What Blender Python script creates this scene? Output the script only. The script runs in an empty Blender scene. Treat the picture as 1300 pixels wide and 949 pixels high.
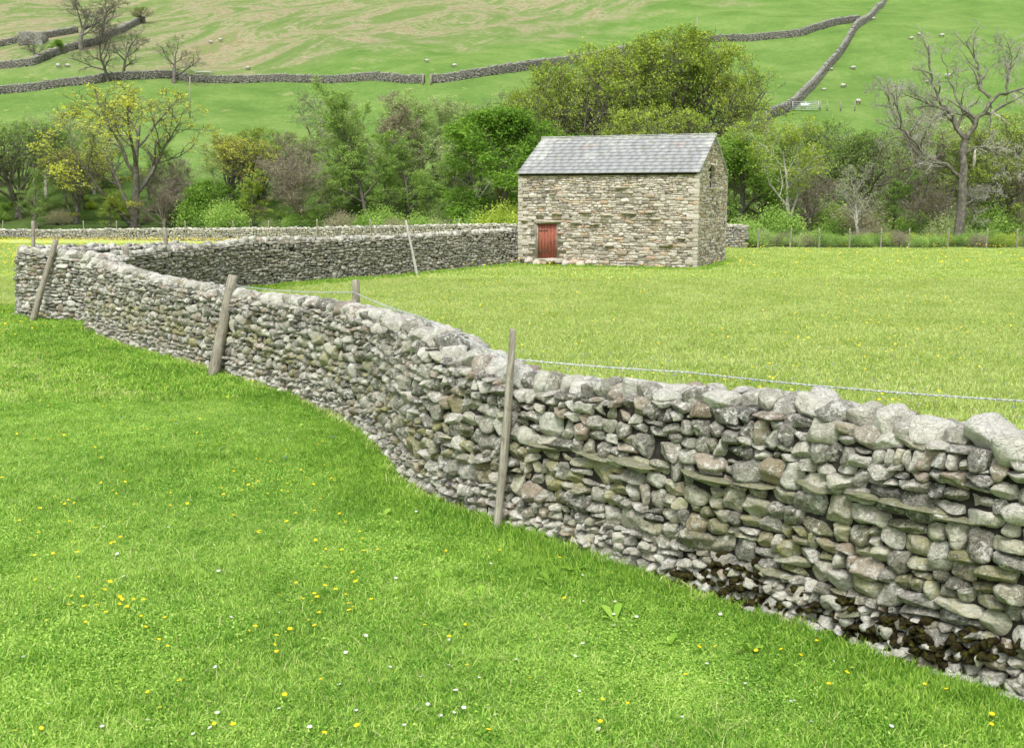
import bpy, math, random
import numpy as np
from mathutils import Vector, Matrix
R = math.radians
rng = np.random.default_rng(7)
rnd = random.Random(11)
scene = bpy.context.scene
COL = scene.collection

# ------------------------------------------------------------------ camera geometry
F = 1400.0; CW, CH = 1300.0, 949.0; HOR = 255.0
CAMZ = 2.85
TH = math.atan((CH/2-HOR)/F)
def ray(px, py):
    u = (px-CW/2)/F; v = (CH/2-py)/F
    return (u, math.cos(TH)+v*math.sin(TH), -math.sin(TH)+v*math.cos(TH))
def at(px, py, D):
    """world point seen at a photo pixel, at distance D along +Y"""
    r = ray(px, py); k = D/r[1]
    return Vector((r[0]*k, D, CAMZ+r[2]*k))
def sstep(a, b, x):
    t = np.clip((x-a)/(b-a), 0, 1); return t*t*(3-2*t)
def ground(x, y):
    x = np.asarray(x, float); y = np.asarray(y, float)
    z = -0.5*sstep(70, 95, y)
    z = z+0.02*np.sin(x*1.3+0.4*y)*np.sin(y*0.9+1)+0.012*np.sin(x*3.1+y*2.2)
    t = np.maximum(0, y-97)
    h = 0.30*(np.sqrt(t*t+36)-6)*np.where(y > 97, 1, 0)
    und = (1.1*np.sin(x*0.045+1.2)*np.sin(y*0.05)+0.5*np.sin(x*0.13+y*0.09)+0.25*np.sin(x*0.31-y*0.22+2)
           + 0.8*np.sin((x+y*0.6)*0.07))
    return z+h+und*sstep(108, 160, y)
def hit(px, py):
    r = ray(px, py); t = 2.0
    step = 0.5; prev = t
    while t < 900:
        x, y, z = r[0]*t, r[1]*t, CAMZ+r[2]*t
        if z < float(ground(x, y)):
            lo, hi = prev, t
            for _ in range(24):
                m = (lo+hi)/2
                if CAMZ+r[2]*m < float(ground(r[0]*m, r[1]*m)): hi = m
                else: lo = m
            return Vector((r[0]*hi, r[1]*hi, CAMZ+r[2]*hi))
        prev = t; t += max(0.2, t*0.006)
    return Vector((r[0]*t, r[1]*t, 0))

# ------------------------------------------------------------------ object helpers
def tag(o, label=None, cat=None, group=None, kind=None):
    if label: o['label'] = label
    if cat: o['category'] = cat
    if group: o['group'] = group
    if kind: o['kind'] = kind
    return o
def empty(name, loc=(0, 0, 0), rz=0):
    o = bpy.data.objects.new(name, None); COL.objects.link(o)
    o.location = loc; o.rotation_euler = (0, 0, rz); o.empty_display_size = 0.3
    return o
def mesh_np(name, V, Fa, mat, parent=None, smooth=False, attrs=None, link=True):
    """V (n,3); Fa list of arrays (m,k) of equal-length faces"""
    if not isinstance(Fa, list): Fa = [Fa]
    Fa = [np.asarray(f, np.int64) for f in Fa if len(f)]
    me = bpy.data.meshes.new(name)
    V = np.asarray(V, np.float32)
    nl = sum(f.size for f in Fa); nf = sum(len(f) for f in Fa)
    me.vertices.add(len(V)); me.vertices.foreach_set('co', V.ravel())
    me.loops.add(nl); me.polygons.add(nf)
    me.loops.foreach_set('vertex_index', np.concatenate([f.ravel() for f in Fa]).astype(np.int32))
    tot = np.concatenate([np.full(len(f), f.shape[1]) for f in Fa]).astype(np.int32)
    st = np.concatenate([[0], np.cumsum(tot)[:-1]]).astype(np.int32)
    me.polygons.foreach_set('loop_start', st)
    if smooth: me.polygons.foreach_set('use_smooth', np.ones(nf, bool))
    me.update(calc_edges=True)
    if attrs:
        for k, a in attrs.items():
            at_ = me.color_attributes.new(k, 'FLOAT_COLOR', 'POINT')
            at_.data.foreach_set('color', np.asarray(a, np.float32).ravel())
    if mat: me.materials.append(mat)
    o = bpy.data.objects.new(name, me)
    if link: COL.objects.link(o)
    if parent: o.parent = parent
    return o
class MB:
    """collects quads/tris pieces in one mesh"""
    def __init__(s): s.v = []; s.q = []; s.t = []; s.n = 0; s.c = []
    def add(s, v, q=None, t=None, c=None):
        v = np.asarray(v, float).reshape(-1, 3)
        if q is not None and len(q): s.q.append(np.asarray(q)+s.n)
        if t is not None and len(t): s.t.append(np.asarray(t)+s.n)
        s.v.append(v); s.n += len(v)
        s.c.append(np.tile(np.array(c if c is not None else (.5, .5, .5, 1), float), (len(v), 1)))
    def box(s, cx, cy, cz, sx, sy, sz, rot=None, c=None, jit=0):
        v = np.array([[x, y, z] for x in (-1, 1) for y in (-1, 1) for z in (-1, 1)], float)*np.array([sx, sy, sz])/2
        if jit: v = v+rng.normal(0, jit, v.shape)
        if rot is not None: v = v @ np.array(rot).T
        v = v+np.array([cx, cy, cz])
        s.add(v, q=[[0, 1, 3, 2], [4, 6, 7, 5], [0, 4, 5, 1], [2, 3, 7, 6], [0, 2, 6, 4], [1, 5, 7, 3]], c=c)
    def tube(s, pts, rad, sides=6, c=None, cap=True):
        P = np.array([tuple(p) for p in pts], float); n = len(P)
        rad = np.broadcast_to(np.asarray(rad, float), (n,))
        T = np.gradient(P, axis=0); T /= np.linalg.norm(T, axis=1)[:, None]+1e-9
        ref = np.array([0.31, 0.87, 0.12]) if abs(T[0] @ np.array([0.31, 0.87, 0.12])) < 0.85 else np.array([1., 0, 0])
        A = np.cross(T, ref); A /= np.linalg.norm(A, axis=1)[:, None]+1e-9
        B = np.cross(T, A)
        a = np.arange(sides)*2*math.pi/sides
        ring = P[:, None, :]+rad[:, None, None]*(A[:, None, :]*np.cos(a)[None, :, None]+B[:, None, :]*np.sin(a)[None, :, None])
        v = ring.reshape(-1, 3)
        i = np.arange(n-1)[:, None]*sides; j = np.arange(sides)[None, :]; j2 = (j+1) % sides
        q = np.stack([i+j, i+j2, i+sides+j2, i+sides+j], -1).reshape(-1, 4)
        t = None
        if cap:
            v = np.vstack([v, P[0], P[-1]])
            k = np.arange(sides); k2 = (k+1) % sides
            t = np.vstack([np.stack([k2, k, np.full(sides, n*sides)], -1),
                           np.stack([k+(n-1)*sides, k2+(n-1)*sides, np.full(sides, n*sides+1)], -1)])
        s.add(v, q=q, t=t, c=c)
    def build(s, name, mat, parent=None, smooth=False, link=True):
        V = np.vstack(s.v)
        fs = []
        if s.q: fs.append(np.vstack(s.q))
        if s.t: fs.append(np.vstack(s.t))
        return mesh_np(name, V, fs, mat, parent, smooth, attrs={'tint': np.vstack(s.c)}, link=link)

# ------------------------------------------------------------------ material helpers
def newmat(name):
    m = bpy.data.materials.new(name); m.use_nodes = True
    nt = m.node_tree; nt.nodes.clear()
    return m, nt, nt.nodes, nt.links
class N:
    def __init__(s, nt): s.nt = nt
    def n(s, t, **k):
        nd = s.nt.nodes.new(t)
        for a, b in k.items():
            if a.startswith('_'): nd.inputs[a[1:].replace('_', ' ')].default_value = b
            else: setattr(nd, a, b)
        return nd
    def l(s, a, b): s.nt.links.new(a, b)
    def noise(s, vec, scale, detail=4, rough=0.55, dist=0):
        nd = s.n('ShaderNodeTexNoise'); nd.inputs['Scale'].default_value = scale
        nd.inputs['Detail'].default_value = detail; nd.inputs['Roughness'].default_value = rough
        nd.inputs['Distortion'].default_value = dist
        if vec is not None: s.l(vec, nd.inputs['Vector'])
        return nd.outputs['Fac']
    def ramp(s, fac, stops, interp='LINEAR'):
        nd = s.n('ShaderNodeValToRGB'); cr = nd.color_ramp; cr.interpolation = interp
        while len(cr.elements) < len(stops): cr.elements.new(0.5)
        for e, (p, c) in zip(cr.elements, stops):
            e.position = p; e.color = (*c, 1) if len(c) == 3 else c
        s.l(fac, nd.inputs['Fac']); return nd.outputs['Color']
    def step(s, fac, a, b, lo=0, hi=1):
        nd = s.n('ShaderNodeMapRange', interpolation_type='SMOOTHSTEP')
        nd.inputs['From Min'].default_value = a; nd.inputs['From Max'].default_value = b
        nd.inputs['To Min'].default_value = lo; nd.inputs['To Max'].default_value = hi
        s.l(fac, nd.inputs['Value']); return nd.outputs['Result']
    def mix(s, fac, a, b, mode='MIX'):
        nd = s.n('ShaderNodeMix', data_type='RGBA', blend_type=mode)
        for i, x in ((0, fac), (6, a), (7, b)):
            if hasattr(x, 'default_value') or hasattr(x, 'is_linked'): s.l(x, nd.inputs[i])
            elif isinstance(x, (int, float)): nd.inputs[i].default_value = x
            else: nd.inputs[i].default_value = (*x, 1)
        return nd.outputs[2]
    def math(s, op, a, b=None, clamp=False):
        nd = s.n('ShaderNodeMath', operation=op); nd.use_clamp = clamp
        for i, x in ((0, a), (1, b)):
            if x is None: continue
            if isinstance(x, (int, float)): nd.inputs[i].default_value = x
            else: s.l(x, nd.inputs[i])
        return nd.outputs[0]
    def out(s, col, rough=0.9, bump=None, bstr=0.3, bdist=0.02, spec=0.2, transl=None):
        b = s.n('ShaderNodeBsdfPrincipled')
        if hasattr(col, 'is_linked'): s.l(col, b.inputs['Base Color'])
        else: b.inputs['Base Color'].default_value = (*col, 1)
        b.inputs['Roughness'].default_value = rough
        b.inputs['Specular IOR Level'].default_value = spec
        if bump is not None:
            bn = s.n('ShaderNodeBump'); bn.inputs['Strength'].default_value = bstr
            bn.inputs['Distance'].default_value = bdist
            s.l(bump, bn.inputs['Height']); s.l(bn.outputs[0], b.inputs['Normal'])
        o = s.n('ShaderNodeOutputMaterial')
        if transl:
            t = s.n('ShaderNodeBsdfTranslucent'); s.l(col, t.inputs['Color'])
            mx = s.n('ShaderNodeMixShader'); mx.inputs[0].default_value = transl
            s.l(b.outputs[0], mx.inputs[1]); s.l(t.outputs[0], mx.inputs[2]); s.l(mx.outputs[0], o.inputs['Surface'])
        else: s.l(b.outputs[0], o.inputs['Surface'])
    def pos(s): return s.n('ShaderNodeNewGeometry').outputs['Position']
    def attr(s, name='tint'):
        a = s.n('ShaderNodeAttribute', attribute_name=name)
        sp = s.n('ShaderNodeSeparateColor'); s.l(a.outputs['Color'], sp.inputs[0])
        return sp.outputs[0], sp.outputs[1], sp.outputs[2], a.outputs['Color']
    def objrand(s): return s.n('ShaderNodeObjectInfo').outputs['Random']

M = {}
def stone_mat(name, dark, mid, light, brown, lichen=(0.62, 0.62, 0.57), mossc=(0.36, 0.35, 0.09), lich_lo=0.62, gain=1.0):
    m, nt, _, _ = newmat(name); n = N(nt)
    r, g, b, _c = n.attr(); p = n.pos()
    big = n.noise(p, 5, 3); fine = n.noise(p, 42, 5, 0.7); vf = n.noise(p, 150, 3, 0.7)
    v = n.math('ADD', n.math('MULTIPLY', r, 0.8), n.math('MULTIPLY', n.math('SUBTRACT', fine, 0.5), 1.1))
    v = n.math('ADD', v, n.math('MULTIPLY', n.math('SUBTRACT', big, 0.5), 0.5))
    c = n.ramp(v, [(0.05, dark), (0.4, mid), (0.85, light)])
    # brown sandstones picked by b>0.8
    c = n.mix(n.step(b, 0.86, 0.93, 0, 0.7), c, brown)
    # lichen blotches
    l1 = n.noise(p, 26, 5, 0.72, 0.6); l2 = n.noise(p, 9, 3)
    lm = n.step(n.math('ADD', l1, n.math('MULTIPLY', n.math('SUBTRACT', l2, 0.5), 0.7)), lich_lo-0.03, lich_lo+0.05)
    c = n.mix(n.math('MULTIPLY', lm, 0.75), c, lichen)
    # dark lichen specks
    dk = n.step(n.noise(p, 60, 4, 0.8), 0.62, 0.7, 0, 0.45)
    c = n.mix(dk, c, (0.05, 0.05, 0.045))
    # moss / algae tint
    gm = n.math('MULTIPLY', g, n.step(n.noise(p, 14, 4, 0.6), 0.3, 0.62, 0.25, 1.0))
    c = n.mix(gm, c, mossc)
    if gain != 1: c = n.mix(1.0, c, (gain, gain, gain), 'MULTIPLY')
    vo = n.n('ShaderNodeTexVoronoi', feature='DISTANCE_TO_EDGE'); vo.inputs['Scale'].default_value = 16
    mpv = n.n('ShaderNodeMapping'); mpv.inputs['Scale'].default_value = (.7, .7, 1.6); n.l(p, mpv.inputs[0])
    nz_ = n.n('ShaderNodeTexNoise'); nz_.inputs['Scale'].default_value = 9; n.l(mpv.outputs[0], nz_.inputs['Vector'])
    mm_ = n.n('ShaderNodeVectorMath', operation='MULTIPLY_ADD'); mm_.inputs[1].default_value = (.25, .25, .25); n.l(nz_.outputs['Color'], mm_.inputs[0]); n.l(mpv.outputs[0], mm_.inputs[2])
    n.l(mm_.outputs[0], vo.inputs['Vector'])
    crack = n.step(vo.outputs['Distance'], 0.0, 0.05)
    c = n.mix(n.math('MULTIPLY', n.math('SUBTRACT', 1, crack), n.step(n.noise(p, 4, 2), .48, .6, 0, .5)), c, tuple(.45*q for q in mid))
    c = n.mix(n.step(vf, 0.35, 0.7, 0.22, 0), c, tuple(.4*q for q in mid))
    c = n.mix(n.step(n.noise(p, 95, 4, 0.8), 0.52, 0.66, 0, 0.38), c, tuple(min(.75, 1.5*q) for q in light))
    h = n.math('ADD', n.math('MULTIPLY', fine, 1.0), n.math('MULTIPLY', vf, 0.45))
    h = n.math('ADD', h, n.math('MULTIPLY', n.noise(p, 17, 3, 0.6), 0.9))
    h = n.math('ADD', h, n.math('MULTIPLY', crack, 0.25))
    n.out(c, 0.92, h, 1.0, 0.022, 0.15)
    M[name] = m
stone_mat('drystone', (0.09, 0.088, 0.074), (0.40, 0.388, 0.33), (0.80, 0.785, 0.69), (0.38, 0.29, 0.20), lichen=(.84, .84, .78), lich_lo=.575)
stone_mat('drystone_far', (0.20, 0.195, 0.155), (0.38, 0.37, 0.305), (0.60, 0.585, 0.50), (0.38, 0.32, 0.22), mossc=(0.21, 0.2, 0.09))
stone_mat('barnstone', (0.27, 0.24, 0.195), (0.60, 0.545, 0.455), (0.85, 0.80, 0.71), (0.62, 0.43, 0.27), lichen=(0.62, 0.61, 0.55), lich_lo=0.66)
stone_mat('hillstone', (0.17, 0.17, 0.15), (0.26, 0.258, 0.23), (0.37, 0.365, 0.33), (0.22, 0.19, 0.16), mossc=(0.2, 0.21, 0.12))
stone_mat('capstone', (0.17, 0.168, 0.143), (0.42, 0.41, 0.36), (0.72, 0.71, 0.64), (0.35, 0.26, 0.195), lichen=(.84, .84, .78), lich_lo=0.55)
stone_mat('flagstone', (0.13, 0.13, 0.09), (0.25, 0.25, 0.18), (0.42, 0.42, 0.33), (0.3, 0.26, 0.15), mossc=(0.26, 0.27, 0.10))
# roof slate
m, nt, _, _ = newmat('slate'); n = N(nt); r, g, b, _c = n.attr(); p = n.pos()
v = n.math('ADD', r, n.math('MULTIPLY', n.math('SUBTRACT', n.noise(p, 3.0, 6, 0.75), 0.5), 0.7))
c = n.ramp(v, [(0.1, (0.21, 0.222, 0.228)), (0.5, (0.31, 0.322, 0.33)), (0.95, (0.45, 0.458, 0.455))])
lm = n.step(n.math('ADD', n.noise(p, 1.6, 6, 0.75), n.math('MULTIPLY', g, 0.34)), 0.54, 0.86, 0, 0.8)
c = n.mix(lm, c, (0.60, 0.61, 0.57))
c = n.mix(n.step(b, 0.93, 0.96, 0, 0.28), c, (0.42, 0.30, 0.25))
c = n.mix(n.step(n.noise(p, 1.3, 4), 0.58, 0.7, 0, 0.3), c, (0.30, 0.31, 0.15))
n.out(c, 0.7, n.noise(p, 25, 4), 0.4, 0.01, 0.3); M['slate'] = m
# dark cores
m, nt, _, _ = newmat('wall_fill'); n = N(nt); p = n.pos()
n.out(n.ramp(n.noise(p, 20, 4), [(0.3, (0.012, 0.011, 0.009)), (0.7, (0.04, 0.037, 0.03))]), 1); M['wall_fill'] = m  # near black, shade in the gaps between stones put into the colour
m, nt, _, _ = newmat('mortar'); n = N(nt); p = n.pos()
n.out(n.ramp(n.noise(p, 9, 4), [(0.3, (0.24, 0.22, 0.18)), (0.7, (0.46, 0.43, 0.36))]), 1); M['mortar'] = m
m, nt, _, _ = newmat('hill_fill'); n = N(nt); p = n.pos()
n.out(n.ramp(n.noise(p, 9, 4), [(0.3, (0.04, 0.04, 0.034)), (0.7, (0.14, 0.135, 0.115))]), 1); M['hill_fill'] = m
m, nt, _, _ = newmat('moss'); n = N(nt); p = n.pos()
c = n.ramp(n.noise(p, 22, 6, 0.75), [(0.3, (0.015, 0.012, 0.008)), (0.48, (0.045, 0.036, 0.018)), (0.58, (0.09, 0.085, 0.02)), (0.7, (0.18, 0.19, 0.04))])
n.out(c, 1, n.noise(p, 70, 5, 0.8), 1.0, 0.03, 0.05); M['moss'] = m
# wood
def wood(name, a, b_, c_):
    m, nt, _, _ = newmat(name); n = N(nt)
    tc = n.n('ShaderNodeTexCoord'); mp = n.n('ShaderNodeMapping'); mp.inputs['Scale'].default_value = (30, 30, 2.2)
    n.l(tc.outputs['Object'], mp.inputs[0])
    f = n.noise(mp.outputs[0], 1.6, 6, 0.7); sp = n.noise(tc.outputs['Object'], 9, 4)
    c = n.ramp(f, [(0.3, a), (0.5, b_), (0.7, c_)])
    c = n.mix(n.step(sp, 0.5, 0.7, 0, 0.5), c, tuple(0.75*x for x in a))
    n.out(c, 0.9, f, 0.8, 0.01, 0.1); M[name] = m
wood('weathered_wood', (0.14, 0.12, 0.095), (0.32, 0.295, 0.24), (0.50, 0.475, 0.40))
wood('pale_wood', (0.30, 0.29, 0.25), (0.48, 0.465, 0.41), (0.62, 0.61, 0.55))
wood('red_paint', (0.20, 0.065, 0.045), (0.37, 0.125, 0.085), (0.45, 0.20, 0.145))
wood('bark_wood', (0.05, 0.043, 0.035), (0.11, 0.095, 0.075), (0.2, 0.175, 0.14))
m, nt, _, _ = newmat('galvanised'); n = N(nt)
n.out(n.ramp(n.noise(n.pos(), 30, 2), [(0.3, (0.38, 0.42, 0.43)), (0.7, (0.62, 0.66, 0.66))]), 0.45, spec=0.5); M['galvanised'] = m
m, nt, _, _ = newmat('thin_wire'); n = N(nt)
n.out(n.ramp(n.noise(n.pos(), 3, 2), [(0.3, (0.14, 0.15, 0.14)), (0.7, (0.24, 0.25, 0.23))]), 0.6, spec=0.3); M['thin_wire'] = m
def bark(name, a, b_, c_, sc=8):
    m, nt, _, _ = newmat(name); n = N(nt); p = n.pos()
    f = n.noise(p, sc, 5, 0.7)
    n.out(n.ramp(f, [(0.3, a), (0.5, b_), (0.72, c_)]), 0.95, f, 0.6, 0.03, 0.1); M[name] = m
bark('bark', (0.08, 0.075, 0.06), (0.16, 0.15, 0.12), (0.27, 0.26, 0.21))
bark('bark_bare', (0.07, 0.064, 0.054), (0.15, 0.14, 0.118), (0.30, 0.29, 0.245), 4)
bark('bark_pale', (0.24, 0.235, 0.19), (0.42, 0.41, 0.35), (0.6, 0.59, 0.52))
bark('bark_brown', (0.15, 0.13, 0.105), (0.26, 0.225, 0.185), (0.38, 0.34, 0.28))
def leaf(name, a, b_, c_, tr=0.35, sc=0.6):
    m, nt, _, _ = newmat(name); n = N(nt); p = n.pos()
    r, g, b, _c = n.attr()
    f = n.noise(p, sc, 3, 0.6)
    v = n.math('ADD', n.math('MULTIPLY', r, 0.65), n.math('MULTIPLY', f, 0.4))
    v = n.math('ADD', v, n.math('MULTIPLY', n.math('SUBTRACT', n.objrand(), 0.5), 0.16))
    n.out(n.ramp(v, [(0.15, a), (0.5, b_), (0.85, c_)]), 0.8, transl=tr, spec=0.1); M[name] = m
leaf('leaf_bright', (0.10, 0.22, 0.03), (0.21, 0.385, 0.05), (0.36, 0.55, 0.09))
leaf('leaf_olive', (0.17, 0.26, 0.035), (0.37, 0.5, 0.07), (0.66, 0.76, 0.15))
leaf('leaf_mid', (0.15, 0.28, 0.05), (0.31, 0.49, 0.1), (0.52, 0.7, 0.2))
leaf('leaf_fresh', (0.13, 0.26, 0.04), (0.26, 0.43, 0.08), (0.43, 0.59, 0.14))
leaf('leaf_yellow', (0.34, 0.42, 0.07), (0.56, 0.62, 0.10), (0.80, 0.78, 0.15))
leaf('leaf_brown', (0.27, 0.25, 0.16), (0.41, 0.39, 0.25), (0.55, 0.52, 0.34))
leaf('leaf_pale', (0.27, 0.36, 0.12), (0.44, 0.56, 0.21), (0.62, 0.72, 0.33))
# grass blades
def grassmat(name, a, b_, c_, straw=(0.42, 0.38, 0.16), tr=0.4):
    m, nt, _, _ = newmat(name); n = N(nt); p = n.pos()
    r, g, b, _c = n.attr()
    big = n.noise(p, 0.45, 3, 0.6); mid = n.noise(p, 2.4, 3, 0.6)
    v = n.math('ADD', n.math('MULTIPLY', big, 0.8), n.math('MULTIPLY', mid, 0.55))
    v = n.math('ADD', v, n.math('MULTIPLY', n.math('SUBTRACT', r, 0.5), 0.75))
    v = n.math('SUBTRACT', v, 0.18)
    c = n.ramp(v, [(0.2, a), (0.5, b_), (0.8, c_)])
    c = n.mix(n.step(b, 0.93, 0.96, 0, 0.8), c, straw)
    n.out(c, 0.65, transl=tr, spec=0.15); M[name] = m
grassmat('grass_near', (0.16, 0.36, 0.045), (0.36, 0.61, 0.095), (0.59, 0.79, 0.20), straw=(.6, .58, .3))
grassmat('grass_lush', (0.12, 0.29, 0.03), (0.32, 0.56, 0.07), (0.50, 0.72, 0.14))
grassmat('grass_far', (0.36, 0.51, 0.10), (0.53, 0.66, 0.18), (0.70, 0.78, 0.34), straw=(0.56, 0.5, 0.27))
m, nt, _, _ = newmat('buttercup_yellow'); n = N(nt)
n.out(n.ramp(n.noise(n.pos(), 30, 1), [(0.3, (0.80, 0.60, 0.01)), (0.7, (0.95, 0.78, 0.03))]), 0.5, transl=0.2); M['buttercup_yellow'] = m
m, nt, _, _ = newmat('daisy_white'); n = N(nt)
n.out(n.ramp(n.noise(n.pos(), 30, 1), [(0.3, (0.72, 0.72, 0.70)), (0.7, (0.86, 0.86, 0.83))]), 0.6, transl=0.2); M['daisy_white'] = m
m, nt, _, _ = newmat('bluebell_blue'); n = N(nt)
n.out(n.ramp(n.noise(n.pos(), 30, 1), [(0.3, (0.14, 0.16, 0.6)), (0.7, (0.24, 0.26, 0.75))]), 0.6, transl=0.2); M['bluebell_blue'] = m
# ground
m, nt, _, _ = newmat('meadow'); n = N(nt); p = n.pos()
sep = n.n('ShaderNodeSeparateXYZ'); n.l(p, sep.inputs[0])
f = n.math('ADD', n.math('MULTIPLY', n.noise(p, 0.35, 4), 0.6), n.math('MULTIPLY', n.noise(p, 7, 5, 0.75), 0.5))
near = n.ramp(f, [(0.3, (0.14, 0.28, 0.03)), (0.55, (0.26, 0.44, 0.055)), (0.8, (0.38, 0.55, 0.10))])
far = n.ramp(f, [(0.3, (0.31, 0.42, 0.10)), (0.55, (0.45, 0.55, 0.16)), (0.8, (0.58, 0.65, 0.26))])
c = n.mix(n.step(sep.outputs[1], 14, 30), near, far)
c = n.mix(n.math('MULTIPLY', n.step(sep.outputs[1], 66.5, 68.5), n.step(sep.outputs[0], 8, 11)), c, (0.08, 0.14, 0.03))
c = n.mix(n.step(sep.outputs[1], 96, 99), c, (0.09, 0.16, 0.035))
mp = n.n('ShaderNodeMapping'); mp.inputs['Scale'].default_value = (1, 0.3, 1); n.l(p, mp.inputs[0])
# straw coloured flowering grass heads, farther off
c = n.mix(n.step(n.noise(mp.outputs[0], 0.28, 4, 0.6), 0.5, 0.66, 0, 0.25), c, (0.45, 0.44, 0.17))
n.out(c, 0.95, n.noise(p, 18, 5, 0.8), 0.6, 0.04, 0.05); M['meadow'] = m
m, nt, _, _ = newmat('hill'); n = N(nt); p = n.pos()
sep = n.n('ShaderNodeSeparateXYZ'); n.l(p, sep.inputs[0])
fine = n.noise(p, 1.1, 6, 0.75); midn = n.noise(p, 0.12, 5, 0.6); big = n.noise(p, 0.03, 4, 0.55)
f = n.math('ADD', n.math('MULTIPLY', midn, 0.6), n.math('MULTIPLY', fine, 0.45))
green = n.ramp(f, [(0.30, (0.095, 0.185, 0.045)), (0.50, (0.155, 0.27, 0.065)), (0.72, (0.26, 0.365, 0.11))])
green = n.mix(n.step(sep.outputs[1], 112, 128, .6, 0), green, (0.06, 0.10, 0.025))
# rough grazing: higher up and to the left
d = n.math('ADD', n.math('MULTIPLY', sep.outputs[0], -1.07), sep.outputs[1])       # y - 0.42 x
mask = n.step(n.math('ADD', d, n.math('ADD', n.math('MULTIPLY', n.math('SUBTRACT', big, 0.5), 50), n.math('MULTIPLY', n.math('SUBTRACT', midn, 0.5), 70))), 204, 240, 0, .9)
mask = n.math('MULTIPLY', mask, n.step(sep.outputs[1], 172, 196))
m1_ = n.n('ShaderNodeMapping'); m1_.inputs['Rotation'].default_value = (0, 0, R(-62)); n.l(p, m1_.inputs[0])
mp = n.n('ShaderNodeMapping'); mp.inputs['Scale'].default_value = (0.42, 1.0, 0.0); n.l(m1_.outputs[0], mp.inputs[0])
band = n.noise(mp.outputs[0], 0.075, 9, 0.72, 2.2)
rough = n.ramp(n.math('ADD', n.math('MULTIPLY', band, 0.75), n.math('MULTIPLY', fine, 0.28)),
               [(0.40, (0.15, 0.25, 0.07)), (0.50, (0.21, 0.28, 0.10)), (0.55, (0.42, 0.37, 0.25)), (0.58, (0.37, 0.27, 0.19)), (0.61, (0.22, 0.28, 0.10)), (0.66, (0.29, 0.31, 0.15)), (0.74, (0.54, 0.48, 0.37))])
c = n.mix(mask, green, rough)
# scattered tan tufts on green
c = n.mix(n.math('MULTIPLY', n.step(n.noise(p, 0.35, 5, 0.75), 0.60, 0.68, 0, 0.6), n.step(sep.outputs[0], 45, 10, 0.25, 1)), c, (0.42, 0.40, 0.20))
c = n.mix(n.step(n.noise(p, 2.0, 5, 0.85), 0.54, 0.72, 0, 0.42), c, (0.10, 0.17, 0.045))
c = n.mix(n.step(n.noise(p, 1.5, 5, 0.85), 0.56, 0.72, 0, 0.3), c, (0.46, 0.50, 0.24))
c = n.mix(n.math('MULTIPLY', mask, n.step(n.noise(p, 0.8, 6, 0.8), 0.42, 0.6, 0.35, 0)), c, (0.16, 0.19, 0.08))
n.out(c, 1, fine, 0.9, 0.5, 0.0); M['hill'] = m
m, nt, _, _ = newmat('fleece'); n = N(nt)
n.out(n.ramp(n.noise(n.pos(), 8, 4), [(0.3, (0.45, 0.43, 0.37)), (0.7, (0.66, 0.63, 0.56))]), 1); M['fleece'] = m
m, nt, _, _ = newmat('sheep_skin'); n = N(nt)
n.out(n.ramp(n.noise(n.pos(), 6, 2), [(0.3, (0.08, 0.075, 0.07)), (0.7, (0.35, 0.33, 0.3))]), 0.9); M['sheep_skin'] = m
m, nt, _, _ = newmat('sign_panel'); n = N(nt)
n.out(n.ramp(n.noise(n.pos(), 3, 2), [(0.3, (0.62, 0.70, 0.66)), (0.7, (0.75, 0.80, 0.77))]), 0.6); M['sign_panel'] = m

# ------------------------------------------------------------------ ground sheets
def sheet(name, xs, ys, mat):
    X, Y = np.meshgrid(xs, ys); Z = ground(X, Y)
    V = np.stack([X, Y, Z], -1).reshape(-1, 3)
    nx, ny = len(xs), len(ys)
    i = np.arange(ny-1)[:, None]*nx+np.arange(nx-1)[None, :]
    q = np.stack([i, i+1, i+nx+1, i+nx], -1).reshape(-1, 4)
    return tag(mesh_np(name, V, q, mat, smooth=True), kind='structure')
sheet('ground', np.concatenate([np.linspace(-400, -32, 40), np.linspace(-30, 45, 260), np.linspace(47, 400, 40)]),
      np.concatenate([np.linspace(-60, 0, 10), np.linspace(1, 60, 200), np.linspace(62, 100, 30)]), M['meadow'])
sheet('hillside', np.linspace(-420, 420, 340), np.concatenate([np.linspace(100, 200, 120), np.linspace(202, 700, 160)]), M['hill'])

# ------------------------------------------------------------------ stones
def icosphere(sub):
    t = (1+5**.5)/2
    v = [(-1, t, 0), (1, t, 0), (-1, -t, 0), (1, -t, 0), (0, -1, t), (0, 1, t), (0, -1, -t), (0, 1, -t), (t, 0, -1), (t, 0, 1), (-t, 0, -1), (-t, 0, 1)]
    v = [Vector(a).normalized() for a in v]
    f = [(0, 11, 5), (0, 5, 1), (0, 1, 7), (0, 7, 10), (0, 10, 11), (1, 5, 9), (5, 11, 4), (11, 10, 2), (10, 7, 6), (7, 1, 8), (3, 9, 4), (3, 4, 2), (3, 2, 6), (3, 6, 8), (3, 8, 9), (4, 9, 5), (2, 4, 11), (6, 2, 10), (8, 6, 7), (9, 8, 1)]
    for _ in range(sub):
        mid = {}; nf = []
        def md(a, b):
            k = (min(a, b), max(a, b))
            if k not in mid: mid[k] = len(v); v.append(((v[a]+v[b])/2).normalized())
            return mid[k]
        for a, b, c in f:
            x, y, z = md(a, b), md(b, c), md(c, a)
            nf += [(a, x, z), (b, y, x), (c, z, y), (x, y, z)]
        f = nf
    return np.array([tuple(a) for a in v]), np.array(f)
ICO = {k: icosphere(k) for k in (1, 2, 3)}

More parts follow.
